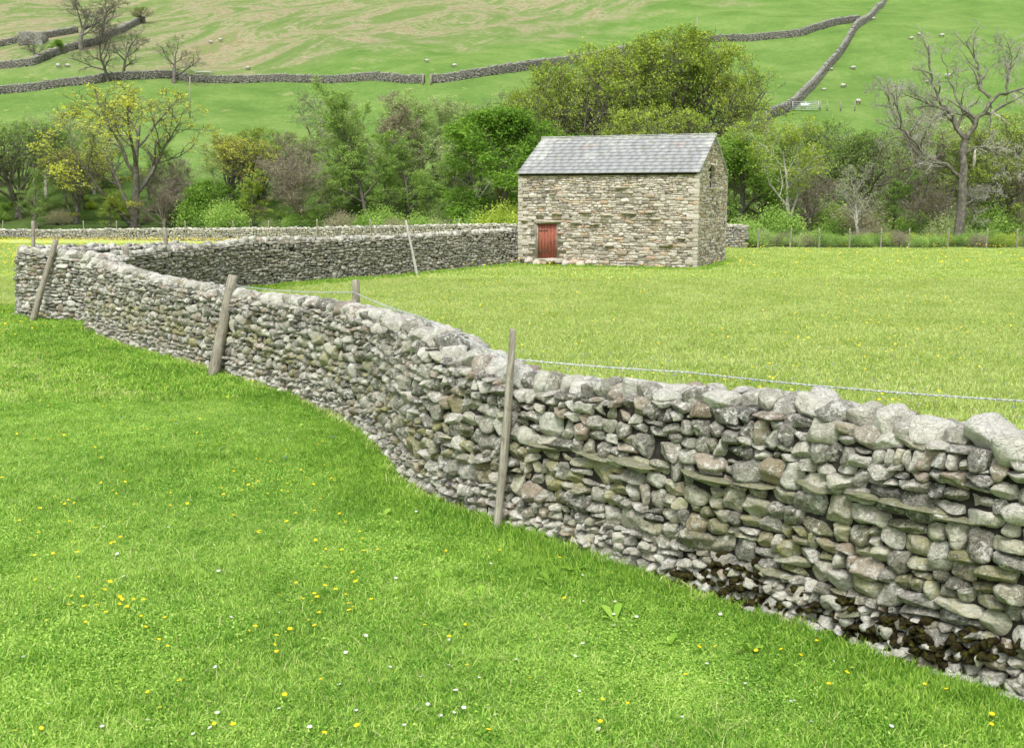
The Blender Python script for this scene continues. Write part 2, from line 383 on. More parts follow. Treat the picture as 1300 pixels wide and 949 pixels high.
def stones_local(hx, hz, hy, p, sub, rough=0.035, chamfer=1.0, tilt=0.14):
    """N rounded convex polytopes; local axes x along wall, y outward, z up. returns (N,V,3)"""
    d0, f = ICO[sub]; Nn = len(hx); V = len(d0)
    H = np.stack([hx, hy, hz], -1)                                     # half sizes
    d = d0[None]*H[:, None, :]; L = np.linalg.norm(d, axis=2, keepdims=True); d = d/L
    nr = []; hh = []
    def add(nv, h):
        nv = nv/np.linalg.norm(nv, axis=1, keepdims=True); nr.append(nv); hh.append(h)
    t = lambda: rng.normal(0, tilt, Nn)
    o = np.ones(Nn); zz = np.zeros(Nn)
    add(np.stack([o, rng.normal(0, .15, Nn), t()*1.2], -1), hx*rng.uniform(.92, 1.05, Nn))
    add(np.stack([-o, rng.normal(0, .15, Nn), t()*1.2], -1), hx*rng.uniform(.92, 1.05, Nn))
    add(np.stack([t()*.7, rng.normal(0, .15, Nn), o], -1), hz*rng.uniform(.92, 1.06, Nn))
    add(np.stack([t()*.7, rng.normal(0, .15, Nn), -o], -1), hz*rng.uniform(.92, 1.06, Nn))
    add(np.stack([rng.normal(0, .18, Nn), o, rng.normal(0, .2, Nn)], -1), hy*rng.uniform(.8, 1.0, Nn))
    add(np.stack([zz, -o, zz], -1), hy)
    for sx in (-1, 1):
        for sz in (-1, 1):                                              # corner cuts in the face plane
            nv = np.stack([sx/hx, zz, sz/hz], -1); ln = np.linalg.norm(nv, axis=1)
            add(nv, 2/ln*rng.uniform(1-.22*chamfer, 1.05, Nn))
    for _ in range(3 if chamfer > .7 else 0):                           # extra edge cuts: irregular outlines
        a = rng.uniform(0, 2*math.pi, Nn)
        nv = np.stack([np.cos(a)/hx, rng.normal(0, .12, Nn)/hy, np.sin(a)/hz], -1); ln = np.linalg.norm(nv, axis=1)
        add(nv, 1/ln*rng.uniform(1.06, 1.42, Nn))
    for _ in range(7):                                                  # oblique facets
        a = rng.uniform(0, 2*math.pi, Nn); e = rng.uniform(.5, 2.2, Nn)
        nv = np.stack([np.cos(a)/hx, e/hy, np.sin(a)/hz], -1); ln = np.linalg.norm(nv, axis=1)
        add(nv, 1/ln*rng.uniform(1.15, 1.75, Nn)*(1.15 if chamfer < .7 else 1))
    P = p[:, None]
    S = np.zeros((Nn, V))
    for nv, h in zip(nr, hh):
        S += np.maximum(0, np.einsum('nvk,nk->nv', d, nv)/h[:, None])**P
    r = S**(-1/P)
    v = d*r[..., None]
    # surface noise
    hm = np.minimum(np.minimum(hx, hz), hy*1.2)
    disp = np.zeros((Nn, V))
    for fr, am in ((1.6, 1.0), (3.2, .6), (6.5, .35)):
        for _ in range(3):
            k = rng.normal(0, 1, (Nn, 3)); k /= np.linalg.norm(k, axis=1, keepdims=True)
            k = k*(fr/np.maximum(hm, .03))[:, None]
            disp += am*np.sin(np.einsum('nvk,nk->nv', v, k)+rng.uniform(0, 6.28, Nn)[:, None])
    v = v+d*(disp*hm[:, None]*rough)[..., None]
    return v, f

def emit(cells, frame, sub, mat, name, parent, rough=.035, chamfer=1.0, tilt=0.14, link=True):
    """cells: dict of arrays s,z,hx,hz,hy,p,off,rot,col(N,4)"""
    Nn = len(cells['s'])
    v, f = stones_local(cells['hx'], cells['hz'], cells['hy'], cells['p'], sub, rough, chamfer, tilt)
    c, s = np.cos(cells['rot'])[:, None], np.sin(cells['rot'])[:, None]
    x = v[..., 0]*c-v[..., 2]*s; z = v[..., 0]*s+v[..., 2]*c; y = v[..., 1]
    O, T, Nv, U = frame(cells['s'], cells['z'], cells['off'])
    W = O[:, None]+x[..., None]*T[:, None]+y[..., None]*Nv[:, None]+z[..., None]*U[:, None]
    if (np.cross(T[0], Nv[0])@U[0]) < 0: f = f[:, ::-1]
    V = v.shape[1]
    F_ = (f[None]+(np.arange(Nn)*V)[:, None, None]).reshape(-1, 3)
    col = np.repeat(cells['col'], V, axis=0)
    return mesh_np(name, W.reshape(-1, 3), F_, mat, parent, True, {'tint': col}, link=link)

class Path:
    """polyline in XY with height; face of a wall. Outward normal is to the right of travel when side=+1"""
    def __init__(s, pts, H, side=1, batter=.07, closed=False):
        P = np.array([(p[0], p[1]) for p in pts], float); H = np.array(H, float)
        Q = []; Hh = []
        n_ = len(P)
        for i in range(n_-1):                                           # catmull-rom
            p0 = P[max(i-1, 0)]; p1 = P[i]; p2 = P[i+1]; p3 = P[min(i+2, n_-1)]
            for t in np.linspace(0, 1, 12, endpoint=False):
                Q.append(.5*((2*p1)+(-p0+p2)*t+(2*p0-5*p1+4*p2-p3)*t*t+(-p0+3*p1-3*p2+p3)*t**3)); Hh.append(H[i]*(1-t)+H[i+1]*t)
        Q.append(P[-1]); Hh.append(H[-1]); s.Q = np.array(Q); s.Hh = np.array(Hh)
        dl = np.linalg.norm(np.diff(s.Q, axis=0), axis=1); s.S = np.concatenate([[0], np.cumsum(dl)]); s.L = s.S[-1]
        s.side = side; s.batter = batter
    def H(s, a): return np.interp(a, s.S, s.Hh)
    def xy(s, a): return np.stack([np.interp(a, s.S, s.Q[:, 0]), np.interp(a, s.S, s.Q[:, 1])], -1)
    def tan(s, a):
        t = s.xy(np.asarray(a)+.12)-s.xy(np.asarray(a)-.12); return t/np.linalg.norm(t, axis=-1, keepdims=True)
    def frame(s, a, z, off):
        p = s.xy(a); t = s.tan(a); nv = np.stack([t[:, 1], -t[:, 0]], -1)*s.side
        o = p+nv*(off-s.batter*z)[:, None]
        gz = ground(p[:, 0], p[:, 1])+z
        Z = np.zeros(len(a))
        return (np.column_stack([o, gz]), np.column_stack([t, Z]), np.column_stack([nv, Z]), np.tile([0., 0, 1], (len(a), 1)))

def wavy(seed, amp, wl):
    r = np.random.default_rng(seed); k = 2*math.pi/(wl*r.uniform(.6, 1.6, 5)); ph = r.uniform(0, 6.28, 5); am = r.uniform(.4, 1, 5)*amp/1.6
    return lambda x: (am*np.sin(k*x[..., None]+ph)).sum(-1) if isinstance(x, np.ndarray) else float((am*np.sin(k*x+ph)).sum())

def course_cells(L, Hf, s0=0.0, hmin=.065, hmax=.15, wmin=1.0, wmax=3.0, seed=1, wl=1.2, split=.25, hole=None, wmaxabs=.5):
    """coursed rubble: returns list of (s, z, hx, hz)"""
    r = random.Random(seed); out = []
    zk = -0.06; k = 0; Hmax = max(Hf(x) for x in np.linspace(s0, s0+L, 40))
    lo = wavy(seed*100, 0.0, wl); lob = 0
    nh = r.uniform(hmin, hmax)
    while zk < Hmax+.05:
        h = nh; nh = r.uniform(hmin, hmax)
        amp = .28*(hmin+hmax)/2 if hole is None else .32*hmin
        hi = wavy(seed*100+k+1, amp, wl); hib = zk+h
        x = s0-r.uniform(0, .1)
        while x < s0+L:
            w = h*r.uniform(wmin, wmax)
            if r.random() < .15: w *= .55
            w = min(w, wmaxabs)
            cx = x+w/2; a = zk+lo(cx); b = hib+hi(cx); hh = b-a
            top = Hf(min(max(cx, s0), s0+L))
            if b > top+.05:
                b = min(b, top+.03); hh = b-a
            if hh > .025 and (hole is None or not hole(cx, (a+b)/2, w/2, hh/2)):
                if hh > hmax*.85 and r.random() < split*2.2 or (w > 2*hh and r.random() < split*.5):
                    q = r.uniform(.35, .65)
                    out.append((cx, a+hh*q/2, w/2, hh*q/2)); out.append((cx+r.uniform(-.02, .02), a+hh*(1+q)/2, w/2, hh*(1-q)/2))
                else: out.append((cx, (a+b)/2, w/2, hh/2))
            x += w
        zk = hib; lo = hi; k += 1
    return np.array(out)

def pack(cs, depth=.11, off=-.05, offj=.018, pr=(5, 11), rotj=.05, fill=1.03, colf=None):
    n_ = len(cs)
    s_, z_, hx, hz = cs.T
    hy = rng.uniform(.8, 1.2, n_)*depth
    col = np.column_stack([rng.uniform(.15, .95, n_), np.zeros(n_), rng.uniform(0, 1, n_), np.ones(n_)])
    if colf is not None: col = colf(s_, z_, col)
    return dict(s=s_, z=z_, hx=hx*fill, hz=hz*fill*1.02, hy=hy, p=rng.uniform(*pr, n_), off=off+rng.normal(0, offj, n_), rot=rng.normal(0, rotj, n_), col=col)
def subset(c, m): return {k: v[m] for k, v in c.items()}

def core(path, thick_b, thick_t, top_off, name, parent, mat, inset=.05, step=.35, trim=0):
    a = np.arange(0, path.L-trim+step, step); a[-1] = path.L-trim
    t = path.tan(a); nv = np.stack([t[:, 1], -t[:, 0]], -1)*path.side; p = path.xy(a); H = path.H(a)-top_off
    gz = ground(p[:, 0], p[:, 1])
    rings = []
    for off, z in ((-inset, -.3), (-inset-path.batter*H, H), (-(thick_b-inset)+.0*H+path.batter*H, H), (-(thick_b-inset), -.3)):
        off = np.broadcast_to(off, a.shape); z = np.broadcast_to(z, a.shape)
        rings.append(np.column_stack([p+nv*off[:, None], gz+z]))
    V = np.stack(rings, 1).reshape(-1, 3); n_ = len(a)
    i = np.arange(n_-1)[:, None]*4; j = np.arange(4)[None]; j2 = (j+1) % 4
    q = np.stack([i+j, i+4+j, i+4+j2, i+j2], -1).reshape(-1, 4)
    q = np.vstack([q, [[0, 1, 2, 3]], [[(n_-1)*4+3, (n_-1)*4+2, (n_-1)*4+1, (n_-1)*4]]])
    return mesh_np(name, V, q, mat, parent)

# =================================================================== NEAR WALL
nw = [(1420, 945, 570), (1300, 897, 550), (1160, 848, 527), (1000, 791, 497), (850, 742, 480), (740, 706, 478), (640, 671, 470), (575, 648, 447), (520, 618, 416), (490, 584, 402),
      (460, 552, 393), (420, 529, 383), (350, 498, 373), (270, 472, 363), (190, 449, 348), (140, 434, 334), (112, 424, 326)]
pts, Hs = [], []
for px, pb, pt in nw:
    g = hit(px, pb); pts.append(g); Hs.append(at(px, pt, g.y+.25).z)
pts.append(Vector((pts[-1].x-.16, pts[-1].y+.35, 0))); Hs.append(Hs[-1]); pts.append(Vector((pts[-1].x+.02, pts[-1].y+.9, 0))); Hs.append(Hs[-1]-.05)
PN = Path([(p.x, p.y) for p in pts], Hs, side=-1, batter=.075)
near_wall = empty('dry_stone_wall', pts[5])
near_wall.location = (0, 0, 0)
tag(near_wall, 'long grey dry stone wall curving from the right foreground back to the left field corner', 'stone wall')
COPE = .17
core(PN, .62, .4, COPE+.05, 'wall_fill', near_wall, M['wall_fill'], trim=1.35)
cs = course_cells(PN.L, lambda x: float(PN.H(x))-COPE, hmin=.06, hmax=.138, wmin=.9, wmax=2.0, seed=3, wl=.9, split=.10, wmaxabs=.28)
mossn = wavy(77, 1, 1.6); mossn2 = wavy(78, 1, .5)
def near_col(s, z, col):
    w = mossn(s)*.5+mossn2(s+z*3)*.4
    near = np.clip(1-(s-1)/10, 0.15, 1)
    col[:, 1] = np.clip(np.exp(-((z-.62)/.30)**2)*(.55+.5*w)+rng.normal(0, .15, len(s)), 0, .85)*np.where(rng.random(len(s)) < .6, 1, .12)
    col[:, 0] = np.clip(col[:, 0]+.30*np.exp(-(z/.22)**2), 0, 1.3)
    br = rng.random(len(s)) < .12
    col[:, 0] = np.where(br, col[:, 0]*.55, col[:, 0])
    return col
cl = pack(cs, depth=.12, off=-.075, offj=.016, pr=(14, 48), rotj=.045, fill=1.03, colf=near_col)
m1 = PN.xy(cl['s'])[:, 1] < 12.5
emit(subset(cl, m1), PN.frame, 3, M['drystone'], 'wall_face', near_wall, rough=.06, tilt=.13)
emit(subset(cl, ~m1), PN.frame, 2, M['drystone'], 'wall_face', near_wall, rough=.05, tilt=.13)
# cope stones, each a part
xs = 0.05; cope = []
while xs < PN.L-.05:
    w = rnd.uniform(.11, .23) if rnd.random() < .93 else rnd.uniform(.23, .28)
    h = rnd.uniform(.11, .18)
    cope.append((xs+w/2, w/2, h/2)); xs += w*.98
ccol = rng.uniform(.3, 1.0, len(cope))
def one_cope(path, items, name, sub, mat, thick, kind=None, parent=None, base=COPE):
    n_ = len(items); a = np.array(items)
    c = dict(s=a[:, 0], z=path.H(a[:, 0])-base+a[:, 2]*.9+rng.normal(0, .012, n_), hx=a[:, 1]*1.08, hz=a[:, 2]*rng.uniform(.95, 1.25, n_), hy=rng.uniform(.75, 1.1, n_)*thick*.36,
             p=rng.uniform(10, 30, n_), off=-thick*.36+rng.normal(0, .03, n_), rot=rng.normal(0, .24, n_),
             col=np.column_stack([rng.uniform(.1, 1.15, n_), rng.uniform(0, .2, n_), rng.uniform(0, 1, n_), np.ones(n_)]))
    o = emit(c, path.frame, sub, mat, name, parent, rough=.06, tilt=.22)
    if kind: o['kind'] = kind
    return o
for i, it in enumerate(cope[:100]):
    one_cope(PN, [it], 'cope_stone', 3 if i < 60 else 2, M['capstone'], .42, parent=near_wall)
if len(cope) > 100: one_cope(PN, cope[100:], 'cope_stones', 2, M['capstone'], .42, 'stuff', near_wall)
# second, inner row of cope rubble so the top reads as wide
inner = [(s+.1, w, h*.85) for s, w, h in cope]
n_ = len(inner); a = np.array(inner)
c = dict(s=a[:, 0], z=PN.H(a[:, 0])-COPE+.05, hx=a[:, 1], hz=a[:, 2]*.8, hy=np.full(n_, .13), p=rng.uniform(5, 9, n_), off=np.full(n_, -.45), rot=rng.normal(0, .3, n_),
         col=np.column_stack([rng.uniform(.3, 1, n_), np.zeros(n_), rng.uniform(0, 1, n_), np.ones(n_)]))
emit(c, PN.frame, 2, M['capstone'], 'back_coping', near_wall, rough=.06)
# pixel -> (s, z) on the near face
SS = np.linspace(0, PN.L, 1400)
def on_face(px, py, path=PN, SS=SS):
    P = path.xy(SS); g = ground(P[:, 0], P[:, 1])
    pxs = CW/2+F*P[:, 0]/(P[:, 1]*math.cos(TH)+(CAMZ-.8)*math.sin(TH))
    i = int(np.argmin(np.abs(pxs-px))); q = at(px, py, float(P[i, 1])); return float(SS[i]), q.z-float(g[i])
for (x0, y0, x1, y1) in [(665, 566, 698, 573), (722, 573, 765, 588), (767, 580, 842, 600), (842, 597, 922, 618), (924, 614, 972, 623), (993, 612, 1044, 627),
                         (1068, 630, 1112, 637), (1110, 633, 1190, 656), (1178, 658, 1238, 670), (955, 716, 1010, 740), (1052, 780, 1100, 778)]:
    s0, z0 = on_face(x0, y0); s1, z1 = on_face(x1, y1)
    sc_, zc = (s0+s1)/2, (z0+z1)/2; hx = abs(s1-s0)/2
    c = dict(s=np.array([sc_]), z=np.array([zc]), hx=np.array([max(hx, .07)*1.06]), hz=np.array([rnd.uniform(.016, .023)]), hy=np.array([.145]),
             p=np.array([14.]), off=np.array([-.045]), rot=np.array([math.atan2(z1-z0, s1-s0) if s1 > s0 else math.atan2(z0-z1, s0-s1)]), col=np.array([[.75, .5, .3, 1]]))
    emit(c, PN.frame, 3, M['flagstone'], 'through_stone', near_wall, rough=.05, chamfer=.6)
# dark mossy soil crumbling out at the foot of the wall, near end
def lump(name, px, py, rx, rz, mat, parent, path=PN, hy=.09, off=-.01):
    s0, z0 = on_face(px, py)
    d0, f = ICO[3]
    v = d0*np.array([rx, hy, rz])
    r_ = 1+sum(a*np.sin(v@(k:=rng.normal(0, fr, 3))+rng.uniform(0, 6)) for fr, a in ((12, .2), (25, .14), (45, .1), (80, .07)))
    v = v*r_[:, None]
    O, T, Nv, U = path.frame(np.array([s0]), np.array([z0]), np.array([off]))
    W = O+v[:, :1]*T+v[:, 1:2]*Nv+v[:, 2:]*U
    mesh_np(name, W, f[:, ::-1], mat, parent, True)
def soil_patches(mat, name, n_, zones, size):
    d0, f = ICO[2]; V = []; Fs = []; k = 0
    for i in range(n_):
        cx, cy, rx, ry = zones[rnd.randrange(len(zones))]
        s0, z0 = on_face(cx+rnd.gauss(0, rx), cy+rnd.gauss(0, ry)); z0 = max(z0, -.02)
        v = d0*np.array([rnd.uniform(.6, 1.6)*size, .055, rnd.uniform(.5, 1.1)*size])
        for fr, am in ((25, .25), (60, .2), (110, .15)): v = v*(1+am*np.sin(v@rng.normal(0, fr, 3)+rnd.uniform(0, 6)))[:, None]
        O, T, Nv, U = PN.frame(np.array([s0]), np.array([z0]), np.array([rnd.uniform(-.04, .005)]))
        V.append(O+v[:, :1]*T+v[:, 1:2]*Nv+v[:, 2:]*U); Fs.append(f[:, ::-1]+k); k += len(v)
    o = mesh_np(name, np.vstack(V), np.vstack(Fs), M[mat], near_wall, True); o['kind'] = 'stuff'
ZN = [(880, 738, 30, 10), (905, 732, 30, 11), (930, 745, 25, 12), (1120, 812, 40, 14), (945, 738, 22, 14), (1000, 765, 40, 9), (1085, 790, 40, 12), (1150, 812, 32, 20), (1190, 822, 22, 14), (1260, 822, 30, 8), (860, 735, 20, 7)]
soil_patches('moss', 'soil_and_moss', 230, ZN, .027)
# small pale rubble at the foot of the near end
n_ = 120; ss_, zz_ = [], []
for i in range(n_):
    px = rnd.uniform(640, 1330); py = float(np.interp(px, [640, 740, 850, 1000, 1160, 1300], [668, 702, 738, 787, 842, 890]))-abs(rnd.gauss(0, 16))
    a_, b_ = on_face(px, py); ss_.append(a_); zz_.append(max(b_, .02))
hx_ = rng.uniform(.02, .06, n_)
emit(dict(s=np.array(ss_), z=np.array(zz_), hx=hx_, hz=hx_*rng.uniform(.4, .8, n_), hy=hx_*rng.uniform(.8, 1.2, n_), p=rng.uniform(5, 12, n_), off=rng.uniform(-.01, .05, n_), rot=rng.normal(0, .3, n_),
     col=np.column_stack([rng.uniform(.7, 1.5, n_), rng.uniform(0, .3, n_), rng.uniform(0, 1, n_), np.ones(n_)])), PN.frame, 2, M['capstone'], 'foot_rubble', near_wall, rough=.08, tilt=.3)['kind'] = 'stuff'
# stacked stones closing the bend at the left end
ce = PN.S[-1]-1.28; n_ = 15
emit(dict(s=np.full(n_, ce)+rng.uniform(-.03, .03, n_), z=(np.arange(n_)+.5)*1.45/n_, hx=rng.uniform(.13, .2, n_), hz=np.full(n_, .056), hy=np.full(n_, .2), p=rng.uniform(6, 12, n_), off=np.full(n_, -.13)+rng.normal(0, .02, n_), rot=rng.normal(0, .06, n_),
     col=np.column_stack([rng.uniform(.3, .9, n_), np.zeros(n_), rng.uniform(0, 1, n_), np.ones(n_)])), PN.frame, 2, M['drystone'], 'end_stones', near_wall, rough=.05, tilt=.2)

# =================================================================== LEFT CORNER WALL (turns left from the end of the near wall)
lw = [(135, 419, 326), (118, 413, 323), (90, 410, 320), (60, 408, 317), (36, 405, 315), (20, 402, 314)]
pts, Hs = [], []
for px, pb, pt in lw:
    g = hit(px, pb); pts.append((g.x, g.y)); Hs.append(at(px, pt, g.y+.3).z)
pts.append((pts[-1][0]-.12, pts[-1][1]+.7)); Hs.append(Hs[-1])
pts.append((pts[-1][0]+.1, pts[-1][1]+3.5)); Hs.append(Hs[-1]-.1)
pts.append((pts[-1][0]+.7, pts[-1][1]+7)); Hs.append(Hs[-1]-.2)
PL = Path(pts, Hs, side=-1, batter=.07)
def grow_wall(path, label, mat, capmat, name='dry_stone_wall', hmin=.07, hmax=.15, sub=2, seed=5, thick=.6, cp=.15, colf=None, cope_sub=2, wl=1.2, capw=(.13, .34), wmaxabs=.38, boths=False):
    w = tag(empty(name), label, 'stone wall')
    core(path, thick, thick*.7, cp+.05, 'wall_fill', w, M['wall_fill'])
    cs = course_cells(path.L, lambda x: float(path.H(x))-cp, hmin=hmin, hmax=hmax, seed=seed, wl=wl, wmin=1, wmax=2.6, wmaxabs=wmaxabs)
    emit(pack(cs, depth=.11, off=-.07, offj=.018, pr=(8, 20), rotj=.05, fill=1.05, colf=colf), path.frame, sub, mat, 'wall_face', w, rough=.05, tilt=.14)
    xs = .02; it = []
    while xs < path.L-.02:
        ww = rnd.uniform(*capw); it.append((xs+ww/2, ww/2, rnd.uniform(.06, .10)*cp/.15)); xs += ww*.97
    one_cope(path, it, 'coping', cope_sub, capmat, thick*.68, parent=w, base=cp)
    a = np.array(it); n_ = len(a)
    c = dict(s=a[:, 0]+.08, z=path.H(a[:, 0])-cp+.04, hx=a[:, 1], hz=a[:, 2]*.8, hy=np.full(n_, .13), p=rng.uniform(5, 9, n_), off=np.full(n_, -thick*.75), rot=rng.normal(0, .3, n_),
             col=np.column_stack([rng.uniform(.3, 1, n_), np.zeros(n_), rng.uniform(0, 1, n_), np.ones(n_)]))
    emit(c, path.frame, 1, capmat, 'back_coping', w, rough=.06)
    return w
grow_wall(PL, 'short end of grey dry stone wall at the far left corner, a leaning stake against it', M['drystone'], M['capstone'], seed=9)

# =================================================================== WALL FROM THE CORNER TO THE BARN
bw = [(155, 426, 25.6, 326, 0), (165, 0, 28.5, 319, 1), (230, 0, 31.3, 313, 1), (290, 0, 34.2, 308, 1), (330, 0, 36.0, 302, 1), (400, 0, 38.3, 301, 1), (455, 0, 40.3, 300, 1), (530, 0, 43.6, 297, 1),
      (590, 0, 46.3, 293, 1), (640, 0, 49.0, 290, 1), (662, 0, 49.6, 291, 1)]
pts, Hs = [], []
for px, pb, D, pt, k in bw:
    q = at(px, 360, D); pts.append((q.x, D)); Hs.append(at(px, pt, D+.25).z-float(ground(q.x, D)))
PB = Path(pts, Hs, side=1, batter=.06)
def back_col(s, z, col):
    w = mossn(s*.6)*.5+.4
    col[:, 1] = np.clip(np.exp(-((z-.85)/.35)**2)*w*np.clip(1.1-s/22, .1, 1)+.08, 0, .8)*rng.uniform(.3, 1, len(s))
    col[:, 0] *= .9
    return col
grow_wall(PB, 'dry stone wall running from the left corner across the meadow to the barn door', M['drystone_far'], M['capstone'], seed=21, colf=back_col, hmin=.07, hmax=.14, wl=1.6, wmaxabs=.36)

# =================================================================== FAR WALLS
fw = [(-150, 102, 290, 1.0), (0, 100, 290.5, 1.0), (150, 96, 290, 1.05), (300, 92, 289, 1.1), (450, 86, 287, 1.2), (560, 80, 285, 1.25), (650, 76, 284, 1.35), (800, 72, 284, 1.4), (925, 69, 284, 1.42), (948, 68.6, 288, 1.3)]
pts, Hs = [], []
for px, D, pt, h in fw:
    q = at(px, 300, D); pts.append((q.x, D)); Hs.append(at(px, pt, D).z-float(ground(q.x, D)))
PF = Path(pts, Hs, side=1, batter=.05)
grow_wall(PF, 'far grey dry stone wall along the bottom of the tree belt behind the meadow', M['drystone_far'], M['capstone'], seed=31, hmin=.10, hmax=.19, sub=1, cope_sub=1, wl=3, capw=(.2, .45), wmaxabs=.5)

# hillside walls: on the slope, built from pixel paths dropped onto the hill
def hill_wall(pix, label, h0=1.5, seed=1, hh=.22, thick=.6):
    P = []; h = h0*.86
    for px, py in pix:
        g = hit(px, py); P.append((g.x, g.y))
    path = Path(P, [h]*len(P), side=1, batter=.05)
    w = tag(empty('hillside_wall'), label, 'stone wall')
    if np.cross(np.array(P[-1])-np.array(P[0]), -np.array(P[0])) > 0: path.side = -1
    core(path, thick, thick, .05, 'wall_fill', w, M['hill_fill'], inset=.0, step=1.0)
    n_ = int(path.L/(hh*1.5))*int(h/hh+1)
    rows = int(h/hh)+1; per = int(path.L/(hh*1.6))
    for side in (0, 1):
        s_ = (np.arange(per)[None, :]+rng.uniform(-.35, .35, (rows, per))+.5*(np.arange(rows)[:, None] % 2))*path.L/per
        z_ = (np.arange(rows)[:, None]+.5+rng.uniform(-.25, .25, (rows, per)))*h/rows
        s_, z_ = s_.ravel(), z_.ravel(); n_ = len(s_)
        c = dict(s=s_, z=z_, hx=rng.uniform(.7, 1.25, n_)*hh*.85, hz=rng.uniform(.75, 1.2, n_)*hh*.52, hy=np.full(n_, .16), p=np.full(n_, 5.),
                 off=(np.full(n_, -.05) if side == 0 else -(thick-.05)+2*.05*z_)+rng.normal(0, .03, n_), rot=rng.normal(0, .15, n_),
                 col=np.column_stack([rng.uniform(.1, 1, n_), rng.uniform(0, .35, n_), rng.uniform(0, 1, n_), np.ones(n_)]))
        emit(c, path.frame, 1, M['hillstone'], 'wall_face', w)
    per = int(path.L/.4); s_ = np.arange(per)*path.L/per+rng.uniform(-.1, .1, per)
    c = dict(s=s_, z=np.full(per, h)+rng.normal(0, .06, per), hx=rng.uniform(.16, .3, per), hz=rng.uniform(.1, .2, per), hy=np.full(per, .32), p=np.full(per, 4.), off=np.full(per, -.3), rot=rng.normal(0, .3, per),
             col=np.column_stack([rng.uniform(.5, 1.1, per), np.zeros(per), rng.uniform(0, 1, per), np.ones(per)]))
    emit(c, path.frame, 1, M['hillstone'], 'coping', w)
    return path
hill_wall([(-40, 126), (0, 120), (51, 115), (85, 110), (118, 107), (142, 103), (180, 101), (216, 100), (237, 104), (305, 106), (370, 105), (440, 105), (500, 105), (538, 106)],
          'long drystone wall crossing the lower hillside on the left behind the bare trees', 1.45)
hill_wall([(547, 106), (580, 103), (623, 96), (660, 91), (690, 86), (753, 77), (800, 68)], 'drystone wall climbing the hillside to the right of the gap above the tree belt', 1.5)
hill_wall([(887, 54), (925, 53), (961, 52), (1012, 47), (1035, 40), (1049, 36), (1070, 31), (1092, 28)], 'high drystone wall curving from the lone post to meet the steep wall', 1.5)
hill_wall([(1140, -18), (1125, 3), (1112, 19), (1093, 34), (1076, 60), (1049, 94), (1029, 118), (1008, 139), (980, 152), (971, 170)], 'steep drystone wall running down the hill on the right to the sheep pen gate', 1.5)
hill_wall([(-30, 92), (0, 88), (30, 85), (47, 82), (68, 73), (90, 65), (112, 60), (135, 52), (160, 40), (185, 28)], 'upper left drystone wall climbing past the small green bush', 1.4)
hill_wall([(-30, 66), (0, 60), (40, 52), (70, 47), (100, 42)], 'topmost drystone wall at the upper left edge of the hillside', 1.3)

# =================================================================== BARN
BL, BWd, BE, BR_ = 8.0, 6.6, 4.02, 5.66
PHI = R(21)
fr = at(884.5, 341, 46.4)
gz0 = 0.0
barn = empty('field_barn', (0, 0, 0))
cph, sph = math.cos(PHI), math.sin(PHI)
BO = np.array([fr.x-BL*cph, 46.4+BL*sph, 0.0])               # front-left ground corner
ex = np.array([cph, -sph, 0.0]); ey = np.array([sph, cph, 0.0]); ez = np.array([0, 0, 1.0])
def bp(x, y, z): return BO+ex*x+ey*y+ez*z
barn.location = tuple(BO); barn.rotation_euler = (0, 0, -PHI)
bpy.context.view_layer.update()
tag(barn, 'small two storey stone field barn with grey slate roof and a red plank door', 'barn')
# everything below in barn local coordinates (parent carries rotation)
def bframe(o, t, nv):
    o, t, nv = map(lambda q: np.array(q, float), (o, t, nv))
    def f(s, z, off):
        n_ = len(s)
        return (o+s[:, None]*t+off[:, None]*nv+z[:, None]*ez, np.tile(t, (n_, 1)), np.tile(nv, (n_, 1)), np.tile(ez, (n_, 1)))
    return f
DX0, DX1, DZ0, DZ1 = .84, 1.80, .34, 1.88
SX0, SX1, SZ0, SZ1 = 2.55, 3.25, 3.42, 4.38
def door_hole(cx, cz, hx, hz): return cx+hx > DX0-.0 and cx-hx < DX1+.0 and cz+hz > DZ0-.16 and cz-hz < DZ1+.12
def slit_hole(cx, cz, hx, hz): return cx+hx > SX0 and cx-hx < SX1 and cz+hz > SZ0-.07 and cz-hz < SZ1+.07
nohole = lambda *a: False
def gabH(x):
    x = min(max(x, 0), BWd); return BE+(BR_-BE)*(1-abs(x-BWd/2)/(BWd/2))-.10
def barn_col(s, z, col):
    n_ = len(s)
    col[:, 0] = np.clip(.55+rng.normal(0, .26, n_), .02, 1.2)
    col[:, 1] = np.where(rng.random(n_) < .10, rng.uniform(.1, .3, n_), 0.0)
    col[:, 2] = rng.uniform(0, 1, n_)**.75
    dk = (rng.random(n_) < .07); col[:, 0] = np.where(dk, .05, col[:, 0])
    return col
def barn_side(name, L, Hf, o, t, nv, seed, hole, sub=2):
    cs = course_cells(L, Hf, hmin=.075, hmax=.18, wmin=1.1, wmax=3.4, seed=seed, wl=1.6, split=.2, hole=hole, wmaxabs=.5)
    x0 = np.maximum(cs[:, 0]-cs[:, 2], 0); x1 = np.minimum(cs[:, 0]+cs[:, 2], L); ok = x1-x0 > .05; cs = cs[ok]; x0 = x0[ok]; x1 = x1[ok]
    cs[:, 0] = (x0+x1)/2; cs[:, 2] = (x1-x0)/2
    return emit(pack(cs, depth=.08, off=-.06, offj=.009, pr=(9, 18), rotj=.02, fill=1.03, colf=barn_col), bframe(o, t, nv), sub, M['barnstone'], name, barn, rough=.03, chamfer=.45, tilt=.07)
barn_side('front_wall', BL, lambda x: BE-.04, (0, 0, 0), (1, 0, 0), (0, -1, 0), 41, door_hole)
barn_side('gable_wall', BWd, gabH, (BL, 0, 0), (0, 1, 0), (1, 0, 0), 42, slit_hole)
barn_side('rear_wall', BL, lambda x: BE-.04, (0, BWd, 0), (1, 0, 0), (0, 1, 0), 43, nohole, 1)
